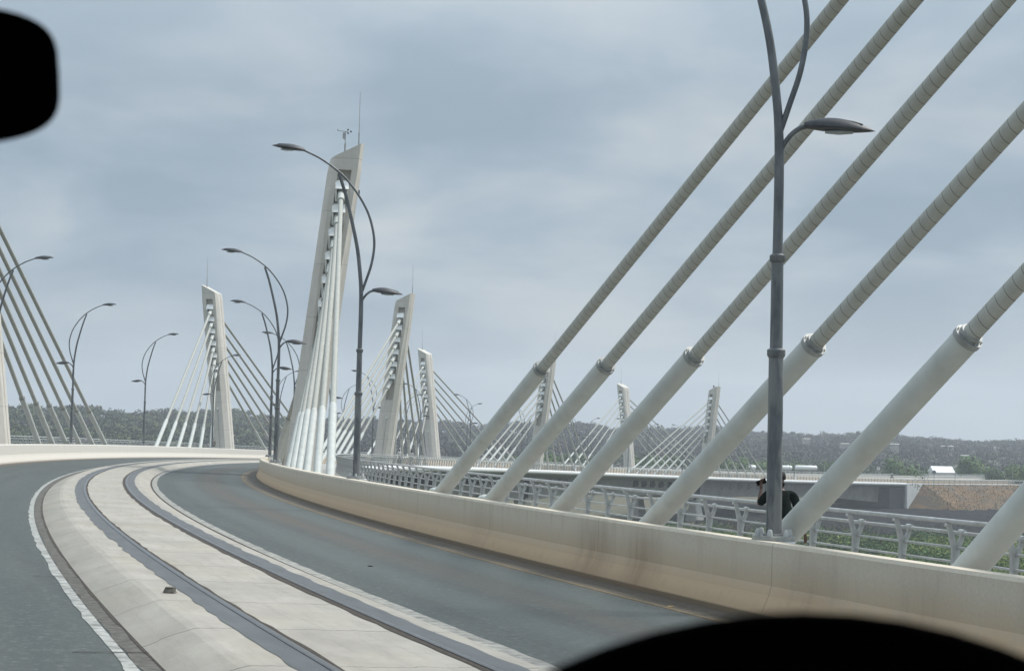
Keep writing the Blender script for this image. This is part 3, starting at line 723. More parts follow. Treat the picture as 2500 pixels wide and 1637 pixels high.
# single trees of the valley
def tree(px,dist,rx,hh,label,tint=.5,mat='leafg',n=900,base=None):
    d=ray(px,1150); q=CAM+d*dist; x,y=q.x,q.y; z=gz(x,y) if base is None else base
    O=(x,y,z); root=tag(empty('tree',O),label,'tree')
    m=MB(); rr=random.Random(int(px)); m.tube([(x,y,z-.2),(x+.1,y,z+hh*.25),(x-.1,y,z+hh*.5)],[rx*.09,rx*.065,rx*.04],7)
    for k in range(5):
        a=rr.uniform(0,6.28); m.tube([(x,y,z+hh*.28),(x+math.cos(a)*rx*.3,y+math.sin(a)*rx*.3,z+hh*.5),(x+math.cos(a)*rx*.6,y+math.sin(a)*rx*.6,z+hh*.7)],[rx*.05,rx*.035,rx*.015],6)
    m.build('trunk','trunk',root,O)
    V,idx=crown((x,y,z+hh*.58),rx,hh*.42,14,n,rx*.048,hollow=.45); lob=NR.uniform(-.22,.22,14)
    mesh_quads('crown',mat,V,np.clip(tint+lob[idx]+NR.uniform(-.12,.12,n),0,1),root,O,nrm=CN[-1])
TR=[(2205,352,5.6,6.8,'round green tree left of the white shed, behind the approach road',.75),(2262,372,4.0,5.0,'darker green tree touching the left end of the white shed',.3),
(2372,372,6.2,7.2,'large pale green tree right of the white shed',.6),(2425,362,3.6,5.2,'dark green tree beside the large pale tree right of the shed',.15),(2492,352,4.6,6.2,'brownish tree at the right edge behind the guardrail',.9),
(2035,385,4.6,4.8,'green tree behind the approach road, seen through the gap left of the round speed sign',.5),(1935,392,4.2,4.6,'green tree right behind the white tank trailers',.35),(2110,380,3.6,4.2,'small green tree below the round speed sign',.45),
(1330,350,5.8,6.6,'green tree low behind the stays of the small pylon crossed by two near stays',.55),(1400,372,5.0,6.2,'dark green tree left of the small pylon peaking left',.25),(1460,362,4.4,5.6,'dark tree at the foot of the small pylon peaking left',.1),
(1255,360,5.2,5.6,'green tree between two distant pylons beside the leftmost thick stay',.45),(1570,366,5.2,5.8,'green tree behind the stay fan of the farthest right pylon',.35),(1640,372,4.6,5.6,'dark green tree left of the farthest right pylon',.2),
(1790,362,5.2,6.2,'yellow-green tree right of the farthest right pylon',.85),(1850,378,4.6,5.,'green tree left of the nearest lamp post above the far deck',.5),
(640,205,3.9,6.4,'dark green tree right of the left barrier pylon behind its stays',.35),(604,215,3.2,5.2,'smaller green tree beside the dark one right of the left barrier pylon',.5),
(1068,300,3.4,4.6,'dark green tree seen between two pylons right of the tallest one',.2),(1120,330,4.8,5.,'green tree right of the half hidden pylon',.35)]
for px,dist,rx,hh,lab,t in TR:
    b=None
    tree(px,dist,rx*.9,hh+3.4 if dist>320 else hh+4.5,lab,t,n=3000)
# undergrowth at the bottom right, below the bridge
def scatter(name,mat,n,pxr,dr,hgt,size,tints,asp=1.,clump=0.):
    P=[];T=[];rr=random.Random(len(name)*7+n)
    cl=[(rr.uniform(*pxr),math.sqrt(rr.uniform(dr[0]**2,dr[1]**2)),rr.uniform(.5,1)) for _ in range(max(1,int(clump)))]
    for _ in range(n):
        if clump:
            cx,cd_,cr=rr.choice(cl); d=cd_+max(-2.,min(2.,rr.gauss(0,1.)))*1.3*cr; q=CAM+ray(cx,1150)*d+RT*rr.gauss(0,1.5*cr); hz=abs(rr.gauss(0,.5))*hgt*cr; 
        else:
            d=math.sqrt(rr.uniform(dr[0]**2,dr[1]**2)); q=CAM+ray(rr.uniform(*pxr),1150)*d; hz=rr.uniform(0,hgt)
        P.append((q.x,q.y,gz(q.x,q.y)+hz)); nx=.5+.5*math.sin(q.x*.11)*math.cos(q.y*.09)
        T.append(tints[0]+(tints[1]-tints[0])*(.55*nx+.45*rr.random()))
    P=np.array(P); V=cards(P,size*NR.uniform(.6,1.3,len(P)),None,NR,asp); return tag(mesh_quads(name,mat,V,np.array(T)),kind='stuff')
scatter('tall_grass','grass',130000,(1150,2750),(60,236),.7,.13,(.0,1.),2.0)
scatter('undergrowth','leafg',120000,(1150,2750),(120,246),1.7,.125,(.1,.95),1.,clump=330)
scatter('dry_brush','wood',40000,(1100,2150),(150,250),1.6,.12,(.3,1.),1.,clump=200)
# bank tufts follow the slope of the embankment
P=[];T=[]
for _ in range(6000):
    s=R.uniform(SAB+1,SE-3); w=R.uniform(9.6,19.5); k=lerp(w,[9.6,12,15.5,19],[-.1,-1.35,-3.2,0]); p=at(s,w,0)
    z=p.z+k if w<15.5 else (p.z-3.2+(GZ-(p.z-3.2))*(w-15.5)/3.5)
    P.append((p.x,p.y,z+R.uniform(0,.18))); T.append(min(1,max(0,.45+.35*math.sin(s*.5+w)*math.cos(w*.9)+R.uniform(-.2,.3))))
tag(mesh_quads('bank_grass','straw',cards(np.array(P),.085*NR.uniform(.5,1.3,len(P)),None,NR,1.6),np.array(T)),kind='stuff')
# ------------------------------------------------------------------ far buildings, trailers, signs, poles
def house(px,py,dist,w,d,h,label,cat='building',rot=.1,roof='shedroof',wall='shed',opening=False,name='building',gable=.0):
    q=pix(px,py,dist); O=(q.x,q.y,q.z-h); root=tag(empty(name,O),label,cat); ax=(Vector((math.cos(rot),math.sin(rot),0)),Vector((-math.sin(rot),math.cos(rot),0)),Vector((0,0,1))); o=Vector(O)
    m=MB(); m.box(o+Vector((0,0,h/2-1)),(w,d,h+2),ax); m.build('wall',wall,root,O)
    m=MB(); e=.25
    v=[o+ax[0]*x*(w/2+e)+ax[1]*y*(d/2+e)+ax[2]*z for x,y,z in ((-1,-1,h+.02),(1,-1,h+.02),(1,1,h+.02),(-1,1,h+.02),(-1,0,h+.02+gable+.1),(1,0,h+.02+gable+.1))]
    m.add(v,[(0,1,5,4),(2,3,4,5),(0,4,3),(1,2,5),(0,3,2,1)]); m.build('roof',roof,root,O,recalc=True)
    for k in range(0 if opening or cat=='house' and w<3.5 else 3):
        m=MB(); m.box(o+ax[0]*(w*(-.3+.3*k))-ax[1]*(d/2+.01)+Vector((0,0,h*.45)),(w*.12,.05,h*.35),ax); m.build('window','dark',root,O)
    if opening:
        m=MB(); m.box(o+ax[0]*(w*.58)+Vector((0,0,h/2)),(w*.14,d,h*.9),ax); m.build('side_bay','conc2',root,O)
    return root
house(2298,1152,368,4.6,5,1.6,'white flat-roofed shed between green trees above the guardrail','shed',.0,name='shed',opening=True,gable=1.3)
for px,py,dist,w,h,l in ((1968,1071,640,2.6,.5,'tiny pale roof among trees high on the hill, left of the sloping near stay'),(2062,1083,600,3.2,1.0,'pale house halfway up the wooded hill beside the sloping near stay'),(2184,1084,590,3.0,.9,'small white house on the hill just right of the thick near stay'),
    (2312,1089,640,5.0,1.4,'long pale house with a light roof on the hill above the white shed'),(2356,1112,520,2.4,.8,'small pale hut low on the hill above the pale green tree'),(2432,1093,660,1.8,.7,'tiny white hut on the hill near the right edge')):
    house(px,py,dist,w,2,h,l,'house',R.uniform(-.2,.2),wall='conc2',roof='conc2',name='house',gable=.2)
def trailer(px,py,dist,n,label):
    q=pix(px,py,dist); O=(q.x,q.y,q.z); root=tag(empty('tank_trailer',O),label,'trailer','white tank trailers behind the deck'); o=Vector(O)
    m=MB(); m.tube([o+Vector((-n/2,0,.9)),o+Vector((-n/2+.25,0,.9)),o+Vector((n/2-.25,0,.9)),o+Vector((n/2,0,.9))],[.45,.62,.62,.45],14); m.build('tank','shed',root,O,smooth=True,ang=50)
    m=MB(); m.box(o+Vector((0,0,.1)),(n*.9,.8,.18)); m.build('chassis','dark',root,O)
    m=MB(); m.tube([o+Vector((n*.2,0,1.45)),o+Vector((n*.2,0,1.7))],.2,10); m.build('hatch','shed',root,O)
    for x in (-.35,-.2,.3): m=MB(); m.tube([o+Vector((n*x,-.5,-.15)),o+Vector((n*x,.5,-.15))],.3,12); m.build('wheel','dark',root,O)
trailer(1916,1151,372,3.4,'short white tank trailer just right of the nearest lamp post'); trailer(1968,1151,372,5.2,'long white tank trailer above the far deck, left of the thick stay'); trailer(1830,1150,372,3.0,'white tank trailer just left of the nearest lamp post')
def text(s,size,mat,parent,loc,rot,name='sign_text'):
    cu=bpy.data.curves.new(name,'FONT'); cu.body=s; cu.size=size*K; cu.align_x='CENTER'; cu.align_y='CENTER'; cu.extrude=.002
    o=bpy.data.objects.new('tmp',cu); C.objects.link(o); bpy.context.view_layer.update()
    me=bpy.data.meshes.new_from_object(o.evaluated_get(bpy.context.evaluated_depsgraph_get())); bpy.data.objects.remove(o)
    me.materials.clear(); me.materials.append(M[mat]); ob=bpy.data.objects.new(name,me); C.objects.link(ob); ob.parent=parent; ob.location=Vector(loc)*K; ob.rotation_euler=rot; return ob
M['signw']=simple('sign white',(.75,.75,.74),.5,0,.03,2.); M['signd']=simple('sign grey back',(.10,.11,.11),.6,0,.05,2.); M['signk']=simple('sign black',(.02,.02,.02),.5); M['signr']=simple('sign faded red rim',(.30,.22,.22),.5)
def sign(px,py,w,label,face):
    q=pix(px,py,1.0)-CAM
    # stand on the verge at the road edge
    best=min(np.arange(SAB-60,SE,.5),key=lambda s:abs(at(s,w,0).x/at(s,w,0).y-q.x/q.y)); b=at(float(best),w,0); dist=b.y; zc=(CAM+ray(px,py)*(dist/ray(px,py).y)).z
    O=(b.x,b.y,b.z); root=tag(empty('road_sign',O),label,'road sign'); o=Vector((b.x,b.y,zc)); m=MB(); m.tube([b,o],.05,8); m.build('post','grey',root,O)
    r_=.42; m=MB(); m.tube([o+Vector((0,-.02,0)),o+Vector((0,.02,0))],r_,24); m.build('plate','signr' if face else 'signd',root,O)
    if face:
        m=MB(); m.tube([o+Vector((0,-.028,0)),o+Vector((0,-.021,0))],r_*.78,24); m.build('face','signw',root,O)
        text('80',.44,'signk',root,(o+Vector((0,-.032,0)))-Vector(O),(math.pi/2,0,0))
sign(2143,1143,-8.,'round speed limit sign with a pale rim on the far side of the approach road',True)
sign(2279,1152,8.9,'dark round sign seen from behind in front of the white shed',False)
for k,(px,top) in enumerate(((2103,1138),(2245,1128),(2258,1148),(2331,1145),(2395,1138),(2472,1140),(2013,1133),(1928,1128))):
    best=min(np.arange(SAB-100,SE,.5),key=lambda s:abs(at(s,9.4,0).x/at(s,9.4,0).y-(ray(px,1150).x/ray(px,1150).y))); w=9.3 if k in(2,3,5) else -9.6
    best=min(np.arange(SAB-100,SE,.25),key=lambda s:abs(at(s,w,0).x/at(s,w,0).y-(ray(px,1150).x/ray(px,1150).y))); b=at(float(best),w,.1); zc=(CAM+ray(px,top)*(b.y/ray(px,top).y)).z
    m=MB(); m.tube([b,Vector((b.x,b.y,zc))],.045,6); m.box(Vector((b.x-.3,b.y,zc)),(.7,.12,.06))
    tag(m.build('light_pole','grey',None,(b.x,b.y,b.z)),'thin grey pole with a small crossbar beside the far road, %s from the left'%('first second third fourth fifth sixth seventh last'.split()[sorted([2103,2245,2258,2331,2395,2472,2013,1928]).index(px)]),'pole','thin poles along the approach road')
# litter
def rock(s,w,h,size,name,label,cat,mat,flat=1.):
    p=at(s,w,h); m=MB(); rg=[]; rr=random.Random(int(s*10))
    for k in range(4):
        t=k/3; rg.append([p+Vector((math.cos(a)*size*(1-.25*t)*rr.uniform(.8,1.1),math.sin(a)*size*.7*(1-.2*t)*rr.uniform(.8,1.1),size*flat*.75*t)) for a in [q*math.pi/3.5 for q in range(7)]])
    m.rings(rg); tag(m.build(name,mat,None,tuple(p)),label,cat)
def s_at(px,py,w,h,lo=3,hi=60):
    best=None
    for s in np.arange(lo,hi,.1):
        p=at(float(s),w,h)-CAM; d=p.dot(f0); u=1250+F*p.dot(RT)/d; v=818.5-F*p.dot(UP)/d; e=abs(u-px)+abs(v-py)
        if best is None or e<best[0]: best=(e,float(s))
    return best
def sw_at(px,py,h):
    best=(1e9,0,0)
    for w in np.arange(-5.2,5.2,.08):
        e,s=s_at(px,py,float(w),h,4,45)
        if e<best[0]: best=(e,s,float(w))
    return best[1:]
for px,py,w0,w1 in ((140,1408,-1.92,-1.44),(300,1592,-1.95,-1.40)):
    s0=s_at(px,py,-1.66,0.,4,45)[1]; m=MB(); m.sweep([(w0,.009),(w1,.009)],[s0-.012,s0+.012]); tag(m.build('expansion_gap','rust'),kind='structure')
b=sw_at(418,1445,ZR); rock(b[0],b[1],ZR+.005,.065,'broken_stone','grey broken piece of kerb lying on the track slab','stone','stone')
for (px,py,sz,l,mt) in ((903,1379,.04,'small black scrap lying on the right lane','black'),(1640,1480,.045,'dry orange leaf near the foot of the dusty barrier','leaf'),(950,1299,.04,'dry leaf on the dirt strip where the right lane bends','leaf'),(1085,1330,.03,'dark clod on the dirt strip beside the yellow line','stone'),(722,1226,.04,'pale scrap on the dirt strip at the bend','leaf')):
    b=sw_at(px,py,0.); rock(b[0],b[1],.002,sz,'scrap',l,'litter',mt,.25)
# ------------------------------------------------------------------ people (metres, feet at the origin, x to the viewer's right, y away, z up)
def skin_obj(name,mat,nodes,edges,root,parent,sub=2):
    me=bpy.data.meshes.new(name); ks=list(nodes); ix={k:i for i,k in enumerate(ks)}
    me.from_pydata([nodes[k][:3] for k in ks],[(ix[a],ix[b]) for a,b in edges],[])
    ob=bpy.data.objects.new(name,me); C.objects.link(ob); ob.parent=parent
    sk=ob.modifiers.new('skin','SKIN'); sk.use_smooth_shade=True
    lay=me.skin_vertices[0] if me.skin_vertices else None
    if lay is None:
        bpy.context.view_layer.objects.active=ob; bpy.ops.mesh.customdata_skin_add(); lay=me.skin_vertices[0]
    for k in ks:
        r=nodes[k][3]; r=(r,r) if not isinstance(r,tuple) else r; lay.data[ix[k]].radius=r; lay.data[ix[k]].use_root=(k==root)
    sk.branch_smoothing=.6
    ss_=ob.modifiers.new('sub','SUBSURF'); ss_.levels=sub; ss_.render_levels=sub
    me.materials.append(M[mat])
    dg=bpy.context.evaluated_depsgraph_get(); nm=bpy.data.meshes.new_from_object(ob.evaluated_get(dg)); ob.modifiers.clear(); ob.data=nm
    if not nm.materials: nm.materials.append(M[mat])
    nm.polygons.foreach_set('use_smooth',[True]*len(nm.polygons)); return ob
def hand(nodes,edges,wr,side,wp,d,curl):
    # wp wrist point, d direction of the hand, curl direction for the fingers
    wp=Vector(wp); d=Vector(d).normalized(); cu=Vector(curl).normalized(); ac=d.cross(cu).normalized()*side
    pm=wp+d*.05; nodes[wr+'p']=(*pm,(.038,.020)); edges.append((wr,wr+'p'))
    for i,(o,l) in enumerate(((-.030,.072),(-.010,.082),(.010,.076),(.029,.060))):
        a=pm+d*.045+ac*o; b=a+d*l*.5+cu*l*.12; c_=b+d*l*.30+cu*l*.38
        for j,(q,r_) in enumerate(((a,.0105),(b,.0095),(c_,.0080))): nodes[wr+'f%d%d'%(i,j)]=(*q,r_)
        edges += [(wr+'p',wr+'f%d0'%i),(wr+'f%d0'%i,wr+'f%d1'%i),(wr+'f%d1'%i,wr+'f%d2'%i)]
    a=wp+d*.025-ac*.040+cu*.012; b=a+d*.035-ac*.014+cu*.02; nodes[wr+'t0']=(*a,.012); nodes[wr+'t1']=(*b,.0095); edges += [(wr+'p',wr+'t0'),(wr+'t0',wr+'t1')]
def person(loc,rz,label,J,shirt='shirt',trous='trous',sleeve=1.,H=1.,phone=False,helmet=False,fingers=True,cat='person'):
    root=tag(empty('person',loc,rz),label,cat); root.scale=(H,H,H)
    def n(k,r): return (*J[k],r)
    N={'pel':n('pel',(.15,.11)),'wai':n('wai',(.135,.10)),'che':n('che',(.165,.115)),'nb':n('nb',(.07,.065)),'nk':n('nk',.055),'h1':n('h1',(.075,.085)),'h2':n('h2',(.080,.098)),'h3':n('h3',(.055,.065))}
    E=[('pel','wai'),('wai','che'),('che','nb'),('nb','nk'),('nk','h1'),('h1','h2'),('h2','h3')]
    for s_ in 'lr':
        N['sh'+s_]=n('sh'+s_,.062); N['el'+s_]=n('el'+s_,.042); N['wr'+s_]=n('wr'+s_,(.028,.024)); E+=[('nb','sh'+s_),('sh'+s_,'el'+s_),('el'+s_,'wr'+s_)]
        N['hp'+s_]=n('hp'+s_,.095); N['kn'+s_]=n('kn'+s_,.058); N['an'+s_]=n('an'+s_,.040); N['to'+s_]=n('to'+s_,(.045,.03)); E+=[('pel','hp'+s_),('hp'+s_,'kn'+s_),('kn'+s_,'an'+s_),('an'+s_,'to'+s_)]
        if fingers:
            d=Vector(J['wr'+s_])-Vector(J['el'+s_]); hand(N,E,'wr'+s_,1 if s_=='l' else -1,J['wr'+s_],J.get('hd'+s_,d),J.get('cu'+s_,(0,.3,-1)) )
    body=skin_obj('body','skin',N,E,'pel',root)
    # face, on the side the head looks to
    fh=Vector(J['h2']); fy=Vector(J.get('face',(0,1,0))).normalized(); fx=fy.cross(Vector((0,0,1)))
    f_=MB(); 
    for sx in (-1,1): 
        e=(fh+fy*.094+fx*.032*sx)/K; f_.tube([e-fy*.004,e+fy*.004],.011/K,8)
    f_.v=[tuple(Vector(v)) for v in f_.v]; f_.build('eyes','dark',root)
    f_=MB(); e=(fh+fy*.10+Vector((0,0,-.02)))/K; f_.tube([e+Vector((0,0,.025)),e+fy*.02+Vector((0,0,-.012))-Vector((0,0,0))],[.008/K,.014/K],8); f_.build('nose','skin',root)
    for sx in (-1,1):
        f_=MB(); e=(fh+fx*.082*sx)/K; f_.tube([e-fx*.006*sx+Vector((0,0,.0)),e+fx*.012*sx],[.026/K,.020/K],8,ell=.6); f_.build('ear','skin',root)
    # clothes
    a=sleeve
    S={'pel':n('pel',.18),'wai':n('wai',.18),'che':n('che',.20),'nb':n('nb',.10),'nk':(*(Vector(J['nb'])*.6+Vector(J['nk'])*.4),.066)}
    SE_=[('pel','wai'),('wai','che'),('che','nb'),('nb','nk')]
    for s_ in 'lr':
        S['sh'+s_]=n('sh'+s_,.088); S['el'+s_]=n('el'+s_,.066); SE_+=[('nb','sh'+s_),('sh'+s_,'el'+s_)]
        if a>1: S['fw'+s_]=(*(Vector(J['el'+s_])*.25+Vector(J['wr'+s_])*.75),.048); SE_.append(('el'+s_,'fw'+s_))
    skin_obj('jacket',shirt,S,SE_,'pel',root)
    T={'wai':(*Vector(J['pel'])+Vector((0,0,.05)),.165) if False else n('wai',.15),'pel':n('pel',.175)}; TE=[('wai','pel')]
    for s_ in 'lr': T['hp'+s_]=n('hp'+s_,.112); T['kn'+s_]=n('kn'+s_,.080); T['an'+s_]=(J['an'+s_][0],J['an'+s_][1],J['an'+s_][2]+.03,.064); TE+=[('pel','hp'+s_),('hp'+s_,'kn'+s_),('kn'+s_,'an'+s_)]
    skin_obj('trousers',trous,T,TE,'pel',root)
    for s_ in 'lr':
        p=Vector(J['an'+s_]); q=Vector(J['to'+s_]); m=MB(); m.tube([(p-(q-p)*.45+Vector((0,0,-.035)))/K,(p*.5+q*.5+Vector((0,0,-.015)))/K,(q+(q-p)*.25+Vector((0,0,-.012)))/K],[.05/K,.055/K,.032/K],10); m.build('shoe','dark',root,smooth=True)
    m=MB(); h=fh/K; up=Vector((0,0,1)); 
    hr=(.118 if not helmet else .15)/K
    m.tube([h-fy*.018/K+up*t for t in (-.02/K,.04/K,.09/K,.115/K,.128/K)],[hr*.86,hr*.9,hr*.78,hr*.45,hr*.1],14)
    if helmet: m=MB(); m.tube([h+up*t for t in (-.15/K,-.08/K,.0,.08/K,.13/K,.16/K)],[hr*.7,hr*.95,hr,hr*.88,hr*.6,hr*.1],16)
    m.build('helmet' if helmet else 'hair','shed' if helmet else 'hair',root,smooth=True)
    if phone:
        ph=tag(empty('phone',Vector(loc)+Vector(phone)/K,rz),'dark phone held up at head height by the person at the railing','phone')
        m=MB(); ax=Quaternion((0,1,0),math.radians(68)); X,Y,Z=[ax@Vector(v) for v in((1,0,0),(0,1,0),(0,0,1))]; m.box((0,0,0),(.084/K,.012/K,.165/K),(X,Y,Z)); m.build('phone_body','dark',ph)
        m=MB(); m.box(Vector((0,-.0075/K,0)),(.074/K,.003/K,.150/K),(X,Y,Z)); m.build('screen','black',ph)
        m=MB(); m.box(Vector((0,.0085/K,0))+Z*.05/K,(.03/K,.006/K,.03/K),(X,Y,Z)); m.build('camera_lens','black',ph)
    return root
def stand(lean=0.):
    return dict(pel=(0,0,.98),wai=(0,.01,1.12),che=(0,.0,1.32),nb=(0,-.01,1.50),nk=(0,0,1.58),h1=(0,.02,1.66),h2=(0,.02,1.74),h3=(0,.01,1.80),
      shl=(-.19,0,1.46),ell=(-.27,.0,1.18),wrl=(-.26,.12,.95),shr=(.19,0,1.46),elr=(.27,0,1.18),wrr=(.26,.12,.95),
      hpl=(-.10,0,.92),knl=(-.12,.03,.50),anl=(-.12,0,.09),tol=(-.14,.16,.05),hpr=(.10,0,.92),knr=(.12,.03,.50),anr=(.12,0,.09),tor=(.14,.16,.05))
# the one beside the nearest lamp: depth about 20 units on the pavement
bw=min(np.arange(6.5,9.0,.05),key=lambda w:abs(at(s_at(1903,1300,float(w),.6,8,40)[1],float(w),.6).y-20.)); bs=s_at(1903,1300,float(bw),.6,8,40)[1]
def sxz(px,w):   # place by image column on the pavement
    best=None
    for s in np.arange(100,260,.25): 
        p=at(float(s),w,1.)-CAM; d=p.dot(f0); u=1250+F*p.dot(RT)/d
        if best is None or abs(u-px)<best[0]: best=(abs(u-px),float(s))
    return best[1]
J=stand(); J.update(pel=(.04,-.06,.93),wai=(.045,-.03,1.06),che=(.05,.04,1.22),nb=(.05,.12,1.385),nk=(.045,.16,1.45),h1=(.04,.20,1.52),h2=(.035,.22,1.60),h3=(.035,.21,1.66),
    shl=(-.16,.11,1.35),ell=(-.30,.18,1.17),wrl=(-.235,.32,1.42),hdl=(.02,.10,.5),cul=(.3,-.6,.2),shr=(.25,.10,1.33),elr=(.35,.02,1.01),wrr=(.425,.06,.75),hdr=(.18,.08,-.9),cur=(-.3,.5,-.4),
    tol=(-.16,.17,.05),tor=(.17,.15,.05))
person(at(bs,float(bw),FW),.0,'person in dark clothes behind the nearest lamp post, raising a phone, other arm hanging',J,sleeve=1.,phone=(-.235,.345,1.53))
st2=stand(); st2.update(wrl=(-.16,.28,1.05),elr=(.28,-.04,1.2),wrr=(.25,.10,.97),knl=(-.12,.12,.52),tol=(-.13,.2,.05))
s_=sxz(520,-6.9); person(at(s_,-6.9,FW),.6,'distant person in pale clothes with dark hair standing beside the left barrier pylon',st2,shirt='shirtg',H=1.0)
s_=sxz(975,8.2); person(at(s_,8.2,FW),.3,'left of two distant walkers on the pavement behind the railing, wearing a pale shirt',stand(),shirt='shirtw',H=.98)
s_=sxz(1004,8.1); person(at(s_,8.1,FW),-.2,'right of two distant walkers on the pavement behind the railing, dark hair and pale top',st2,shirt='shirtw',H=.96)
# motorcyclist on the far road
sm=min(np.arange(300,430,.25),key=lambda s:abs(at(float(s),-2.9,0).x/at(float(s),-2.9,0).y-ray(2178,1160).x/ray(2178,1160).y)); t=th(float(sm)); p=at(float(sm),-2.9,.0)
J=stand(); J.update(pel=(0,-.1,.80),wai=(0,-.05,.95),che=(0,0,1.15),nb=(0,.03,1.33),nk=(0,.05,1.41),h1=(0,.07,1.49),h2=(0,.07,1.57),h3=(0,.06,1.63),shl=(-.19,.03,1.29),ell=(-.30,.22,1.08),wrl=(-.30,.48,1.02),shr=(.19,.03,1.29),elr=(.30,.22,1.08),wrr=(.30,.48,1.02),
    hpl=(-.10,-.05,.78),knl=(-.22,.32,.66),anl=(-.2,.12,.30),tol=(-.2,.28,.26),hpr=(.10,-.05,.78),knr=(.22,.32,.66),anr=(.2,.12,.30),tor=(.2,.28,.26))
person(p+Vector((0,0,.10)),-t+math.pi,'motorcyclist in a white helmet riding on the far approach road',J,helmet=True,fingers=False)
rt=tag(empty('motorcycle',p,-t+math.pi),'dark motorcycle under the rider with the white helmet','motorcycle')
for y in (-.52,.52):
    m=MB(); m.tube([(math.cos(a)*0,y+.24*math.cos(a),.26+.24*math.sin(a)) for a in [q*math.pi/8 for q in range(17)]],.045,8); m.build('wheel','dark',rt)
m=MB(); m.tube([(0,-.4,.60),(0,.0,.62),(0,.2,.70),(0,.42,.66)],[.08,.10,.13,.05],10); m.build('tank','signk',rt,smooth=True)
m=MB(); m.tube([(0,.5,.27),(0,.36,.80)],.03,8); m.tube([(-.28,.34,.82),(.28,.34,.82)],.015,8); m.build('fork','grey',rt)
# ------------------------------------------------------------------ the vehicle the photo is taken from
hd=Vector((math.sin(TH0),math.cos(TH0),0)); sd_=Vector((math.cos(TH0),-math.sin(TH0),0)); Z=Vector((0,0,1))
car=tag(empty('minibus_cabin',(0,0,0)),'black vehicle cabin around the camera, mirror at upper left, steering wheel at lower right','vehicle')
def plate_obj(name,px,py,dist,a,b,thick,nexp,mat):
    c0=pix(px,py,dist/K); nrm=ray(px,py).normalized(); X=RT-nrm*RT.dot(nrm); X.normalize(); Y=X.cross(nrm); m=MB(); rg=[]
    for k,(sc,dz) in enumerate(((.90,-.5),(.98,-.35),(1.,0),(.97,.4),(.85,.75),(.6,1.0))):
        r_=[]
        for q in range(56):
            t_=2*math.pi*q/56; ct,st_=math.cos(t_),math.sin(t_); x=a*sc*math.copysign(abs(ct)**(2/nexp),ct); y=b*sc*math.copysign(abs(st_)**(2/nexp),st_)
            r_.append(c0+(X*x+Y*y+nrm*thick*dz)/K)
        rg.append(r_)
    m.rings(rg); return m.build(name,mat,car,smooth=True,ang=60),c0,nrm
mir,mc,mn=plate_obj('rear_view_mirror',-440,184,.78,.1165,.0375,.03,4.,'black')
m=MB(); m.tube([mc+mn*.02,mc+mn*.05+Z*.03,mc+hd*.10+Z*.13],[.012,.012,.018],10); m.build('mirror_arm','black',car,smooth=True)
# steering wheel
dw=.514; cx,cy=1960,1492+1420; c0=pix(cx,cy,dw/K); nrm=ray(1960,1500).normalized(); X=RT; Y=UP; m=MB()
Rr=(1420/F*dw-.016)/K
m.tube([c0+X*Rr*math.cos(a)+Y*Rr*math.sin(a) for a in [2*math.pi*q/72 for q in range(73)]],.016/K,14,cap=False); wheel=m.build('steering_wheel','black',car,smooth=True)
m=MB(); m.tube([c0-nrm*.0,c0+nrm*.05/K],.075/K,20); m.build('wheel_hub','black',wheel)
for a in (math.radians(-90),math.radians(165),math.radians(15)):
    m=MB(); m.tube([c0+nrm*.02/K,c0+X*Rr*math.cos(a)+Y*Rr*math.sin(a)],.012/K,8); m.build('spoke','black',wheel)
# instrument hood right behind the wheel, dashboard, roof
m=MB(); b0=c0+nrm*.10/K+Y*(.012/K)
rg=[]
for dz,sc in ((0,1.),(.20,.98)):
    rg.append([b0+nrm*dz/K+(X*.30*sc*math.cos(a)+Y*(.155*sc*max(math.sin(a),-.6)))/K for a in [2*math.pi*q/40 for q in range(40)]])
m.rings(rg); m.build('instrument_hood','black',car,smooth=True,ang=50)
dz_=-.52/K
m=MB(); m.box(hd*(.95/K)+sd_*(.0/K)+Vector((0,0,CH-.62/K)),(1.75/K,.60/K,.30/K),(sd_,hd,Z)); m.build('dashboard','black',car)
m=MB(); m.box(hd*(.05/K)+Vector((0,0,CH+.42/K)),(1.75/K,1.9/K,.05/K),(sd_,hd,Z)); m.build('roof_lining','black',car)
m=MB(); m.box(hd*(-.95/K)+Vector((0,0,CH-.05/K)),(1.75/K,.05/K,1.3/K),(sd_,hd,Z)); m.build('rear_partition','black',car)
# ------------------------------------------------------------------ haze, sky, sun
xs=[-1500,1500]; m=MB(); m.box((0,900,20),(2600,2500,2*57)); m.v=[(x,y,-62. if z<0 else 60.) for x,y,z in m.v]
me=m.build('haze','white'); me['kind']='stuff'
hm=bpy.data.materials.new('air haze'); hm.use_nodes=True; nt=hm.node_tree; 
for n_ in list(nt.nodes): nt.nodes.remove(n_)
o=nt.nodes.new('ShaderNodeOutputMaterial'); v=nt.nodes.new('ShaderNodeVolumePrincipled'); v.inputs['Color'].default_value=(.86,.92,1,1); v.inputs['Density'].default_value=HAZE; v.inputs['Anisotropy'].default_value=.2
nt.links.new(v.outputs[0],o.inputs['Volume']); me.data.materials.clear(); me.data.materials.append(hm)
SUN_EL=math.radians(54); SUN_AZ=math.radians(64)     # azimuth clockwise from +Y
sd0=Vector((math.sin(SUN_AZ)*math.cos(SUN_EL),math.cos(SUN_AZ)*math.cos(SUN_EL),math.sin(SUN_EL)))
ld=bpy.data.lights.new('sun','SUN'); ld.energy=SUNE; ld.angle=math.radians(12); ld.color=(1,.965,.91); lo=bpy.data.objects.new('sun',ld); C.objects.link(lo)
lo.rotation_euler=sd0.to_track_quat('Z','Y').to_euler(); lo.location=(0,0,200)
w=bpy.data.worlds.new('World'); bpy.context.scene.world=w; w.use_nodes=True; nt=w.node_tree; q=NB(nt); bg=nt.nodes['Background']
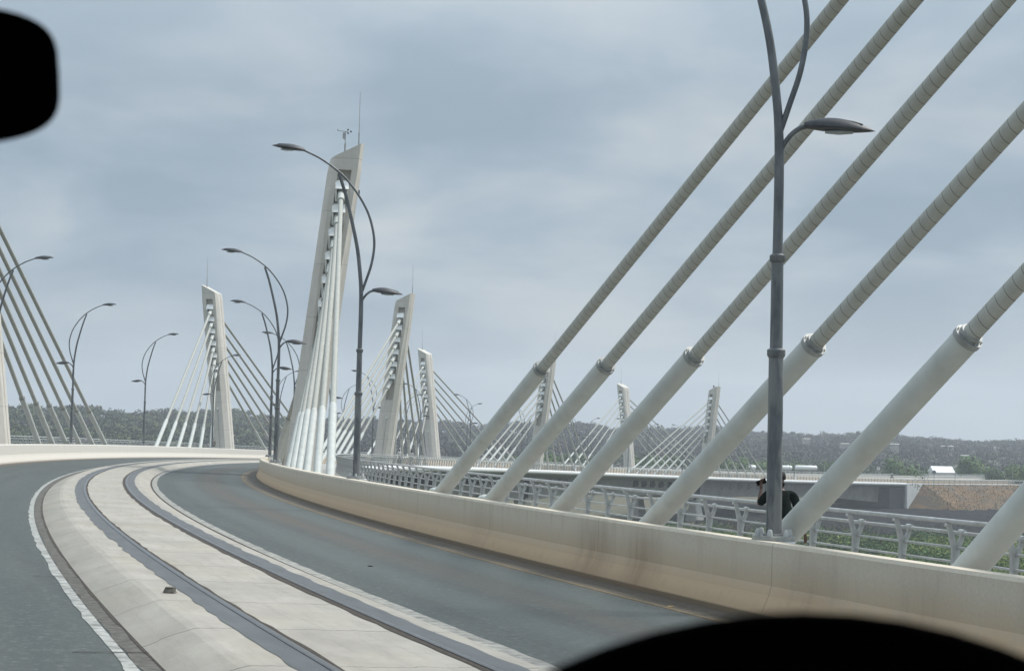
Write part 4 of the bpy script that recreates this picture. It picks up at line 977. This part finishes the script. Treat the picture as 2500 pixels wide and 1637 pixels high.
sky=q.n('ShaderNodeTexSky',sky_type='NISHITA'); sky.sun_disc=False; sky.sun_elevation=SUN_EL; sky.sun_rotation=SUN_AZ; sky.dust_density=2.
tc=q.n('ShaderNodeTexCoord').outputs['Generated']; xyz=q.sep(tc)
# cloud sheet seen from below: project the direction on a plane, then soften
den=q.math('ADD',q.math('MAXIMUM',xyz[2],0.),.30)
cb=q.n('ShaderNodeCombineXYZ'); q.link(q.math('DIVIDE',xyz[0],den),cb.inputs[0]); q.link(q.math('DIVIDE',xyz[1],den),cb.inputs[1])
n1=q.noise(q.scale(cb.outputs[0],(1.3,1.5,1)),1.9,6,.5,.3); n2=q.noise(q.scale(cb.outputs[0],(.7,.8,1)),1.3,4,.5)
n3=q.noise(q.scale(tc,(3,3,7)),1.6,4,.5,.3)
f=q.math('ADD',q.math('MULTIPLY',n1,.55),q.math('ADD',q.math('MULTIPLY',n2,.3),q.math('MULTIPLY',n3,.3)))
cl=q.n('ShaderNodeValToRGB'); q.link(f,cl.inputs[0]); e=cl.color_ramp.elements; e.new(.5); e.new(.5)
for i,(p_,c_) in enumerate(((.48,(.290,.376,.466)),(.56,(.368,.458,.538)),(.62,(.465,.538,.60)),(.71,(.58,.625,.645)))): e[i].position=p_; e[i].color=(*c_,1)
hz=q.ramp(xyz[2],-.02,.26,0,1)
cc=q.mix(q.ramp(xyz[2],.16,.30,0,.35),cl.outputs[0],(.50,.575,.61))
cc=q.mix(q.ramp(xyz[2],.0,.10,.75,0),cc,(.385,.445,.515))
skc=q.n('ShaderNodeVectorMath',operation='SCALE'); q.link(sky.outputs[0],skc.inputs[0]); skc.inputs['Scale'].default_value=.08
tot=q.mix(.9,skc.outputs[0],cc)
# lower half below the horizon: dull ground glow replaced by the haze colour
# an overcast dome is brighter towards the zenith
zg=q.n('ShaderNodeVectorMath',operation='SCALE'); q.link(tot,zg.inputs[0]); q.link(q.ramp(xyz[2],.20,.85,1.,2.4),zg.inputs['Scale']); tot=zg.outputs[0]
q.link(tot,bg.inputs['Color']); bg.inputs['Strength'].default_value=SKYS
sc=bpy.context.scene; sc.view_settings.view_transform='Standard'; sc.view_settings.look='None'; sc.view_settings.exposure=0.; sc.view_settings.gamma=1.
sc.cycles.use_denoising=True; sc.cycles.max_bounces=6; sc.cycles.volume_bounces=1; sc.cycles.transparent_max_bounces=6; sc.cycles.sample_clamp_indirect=4
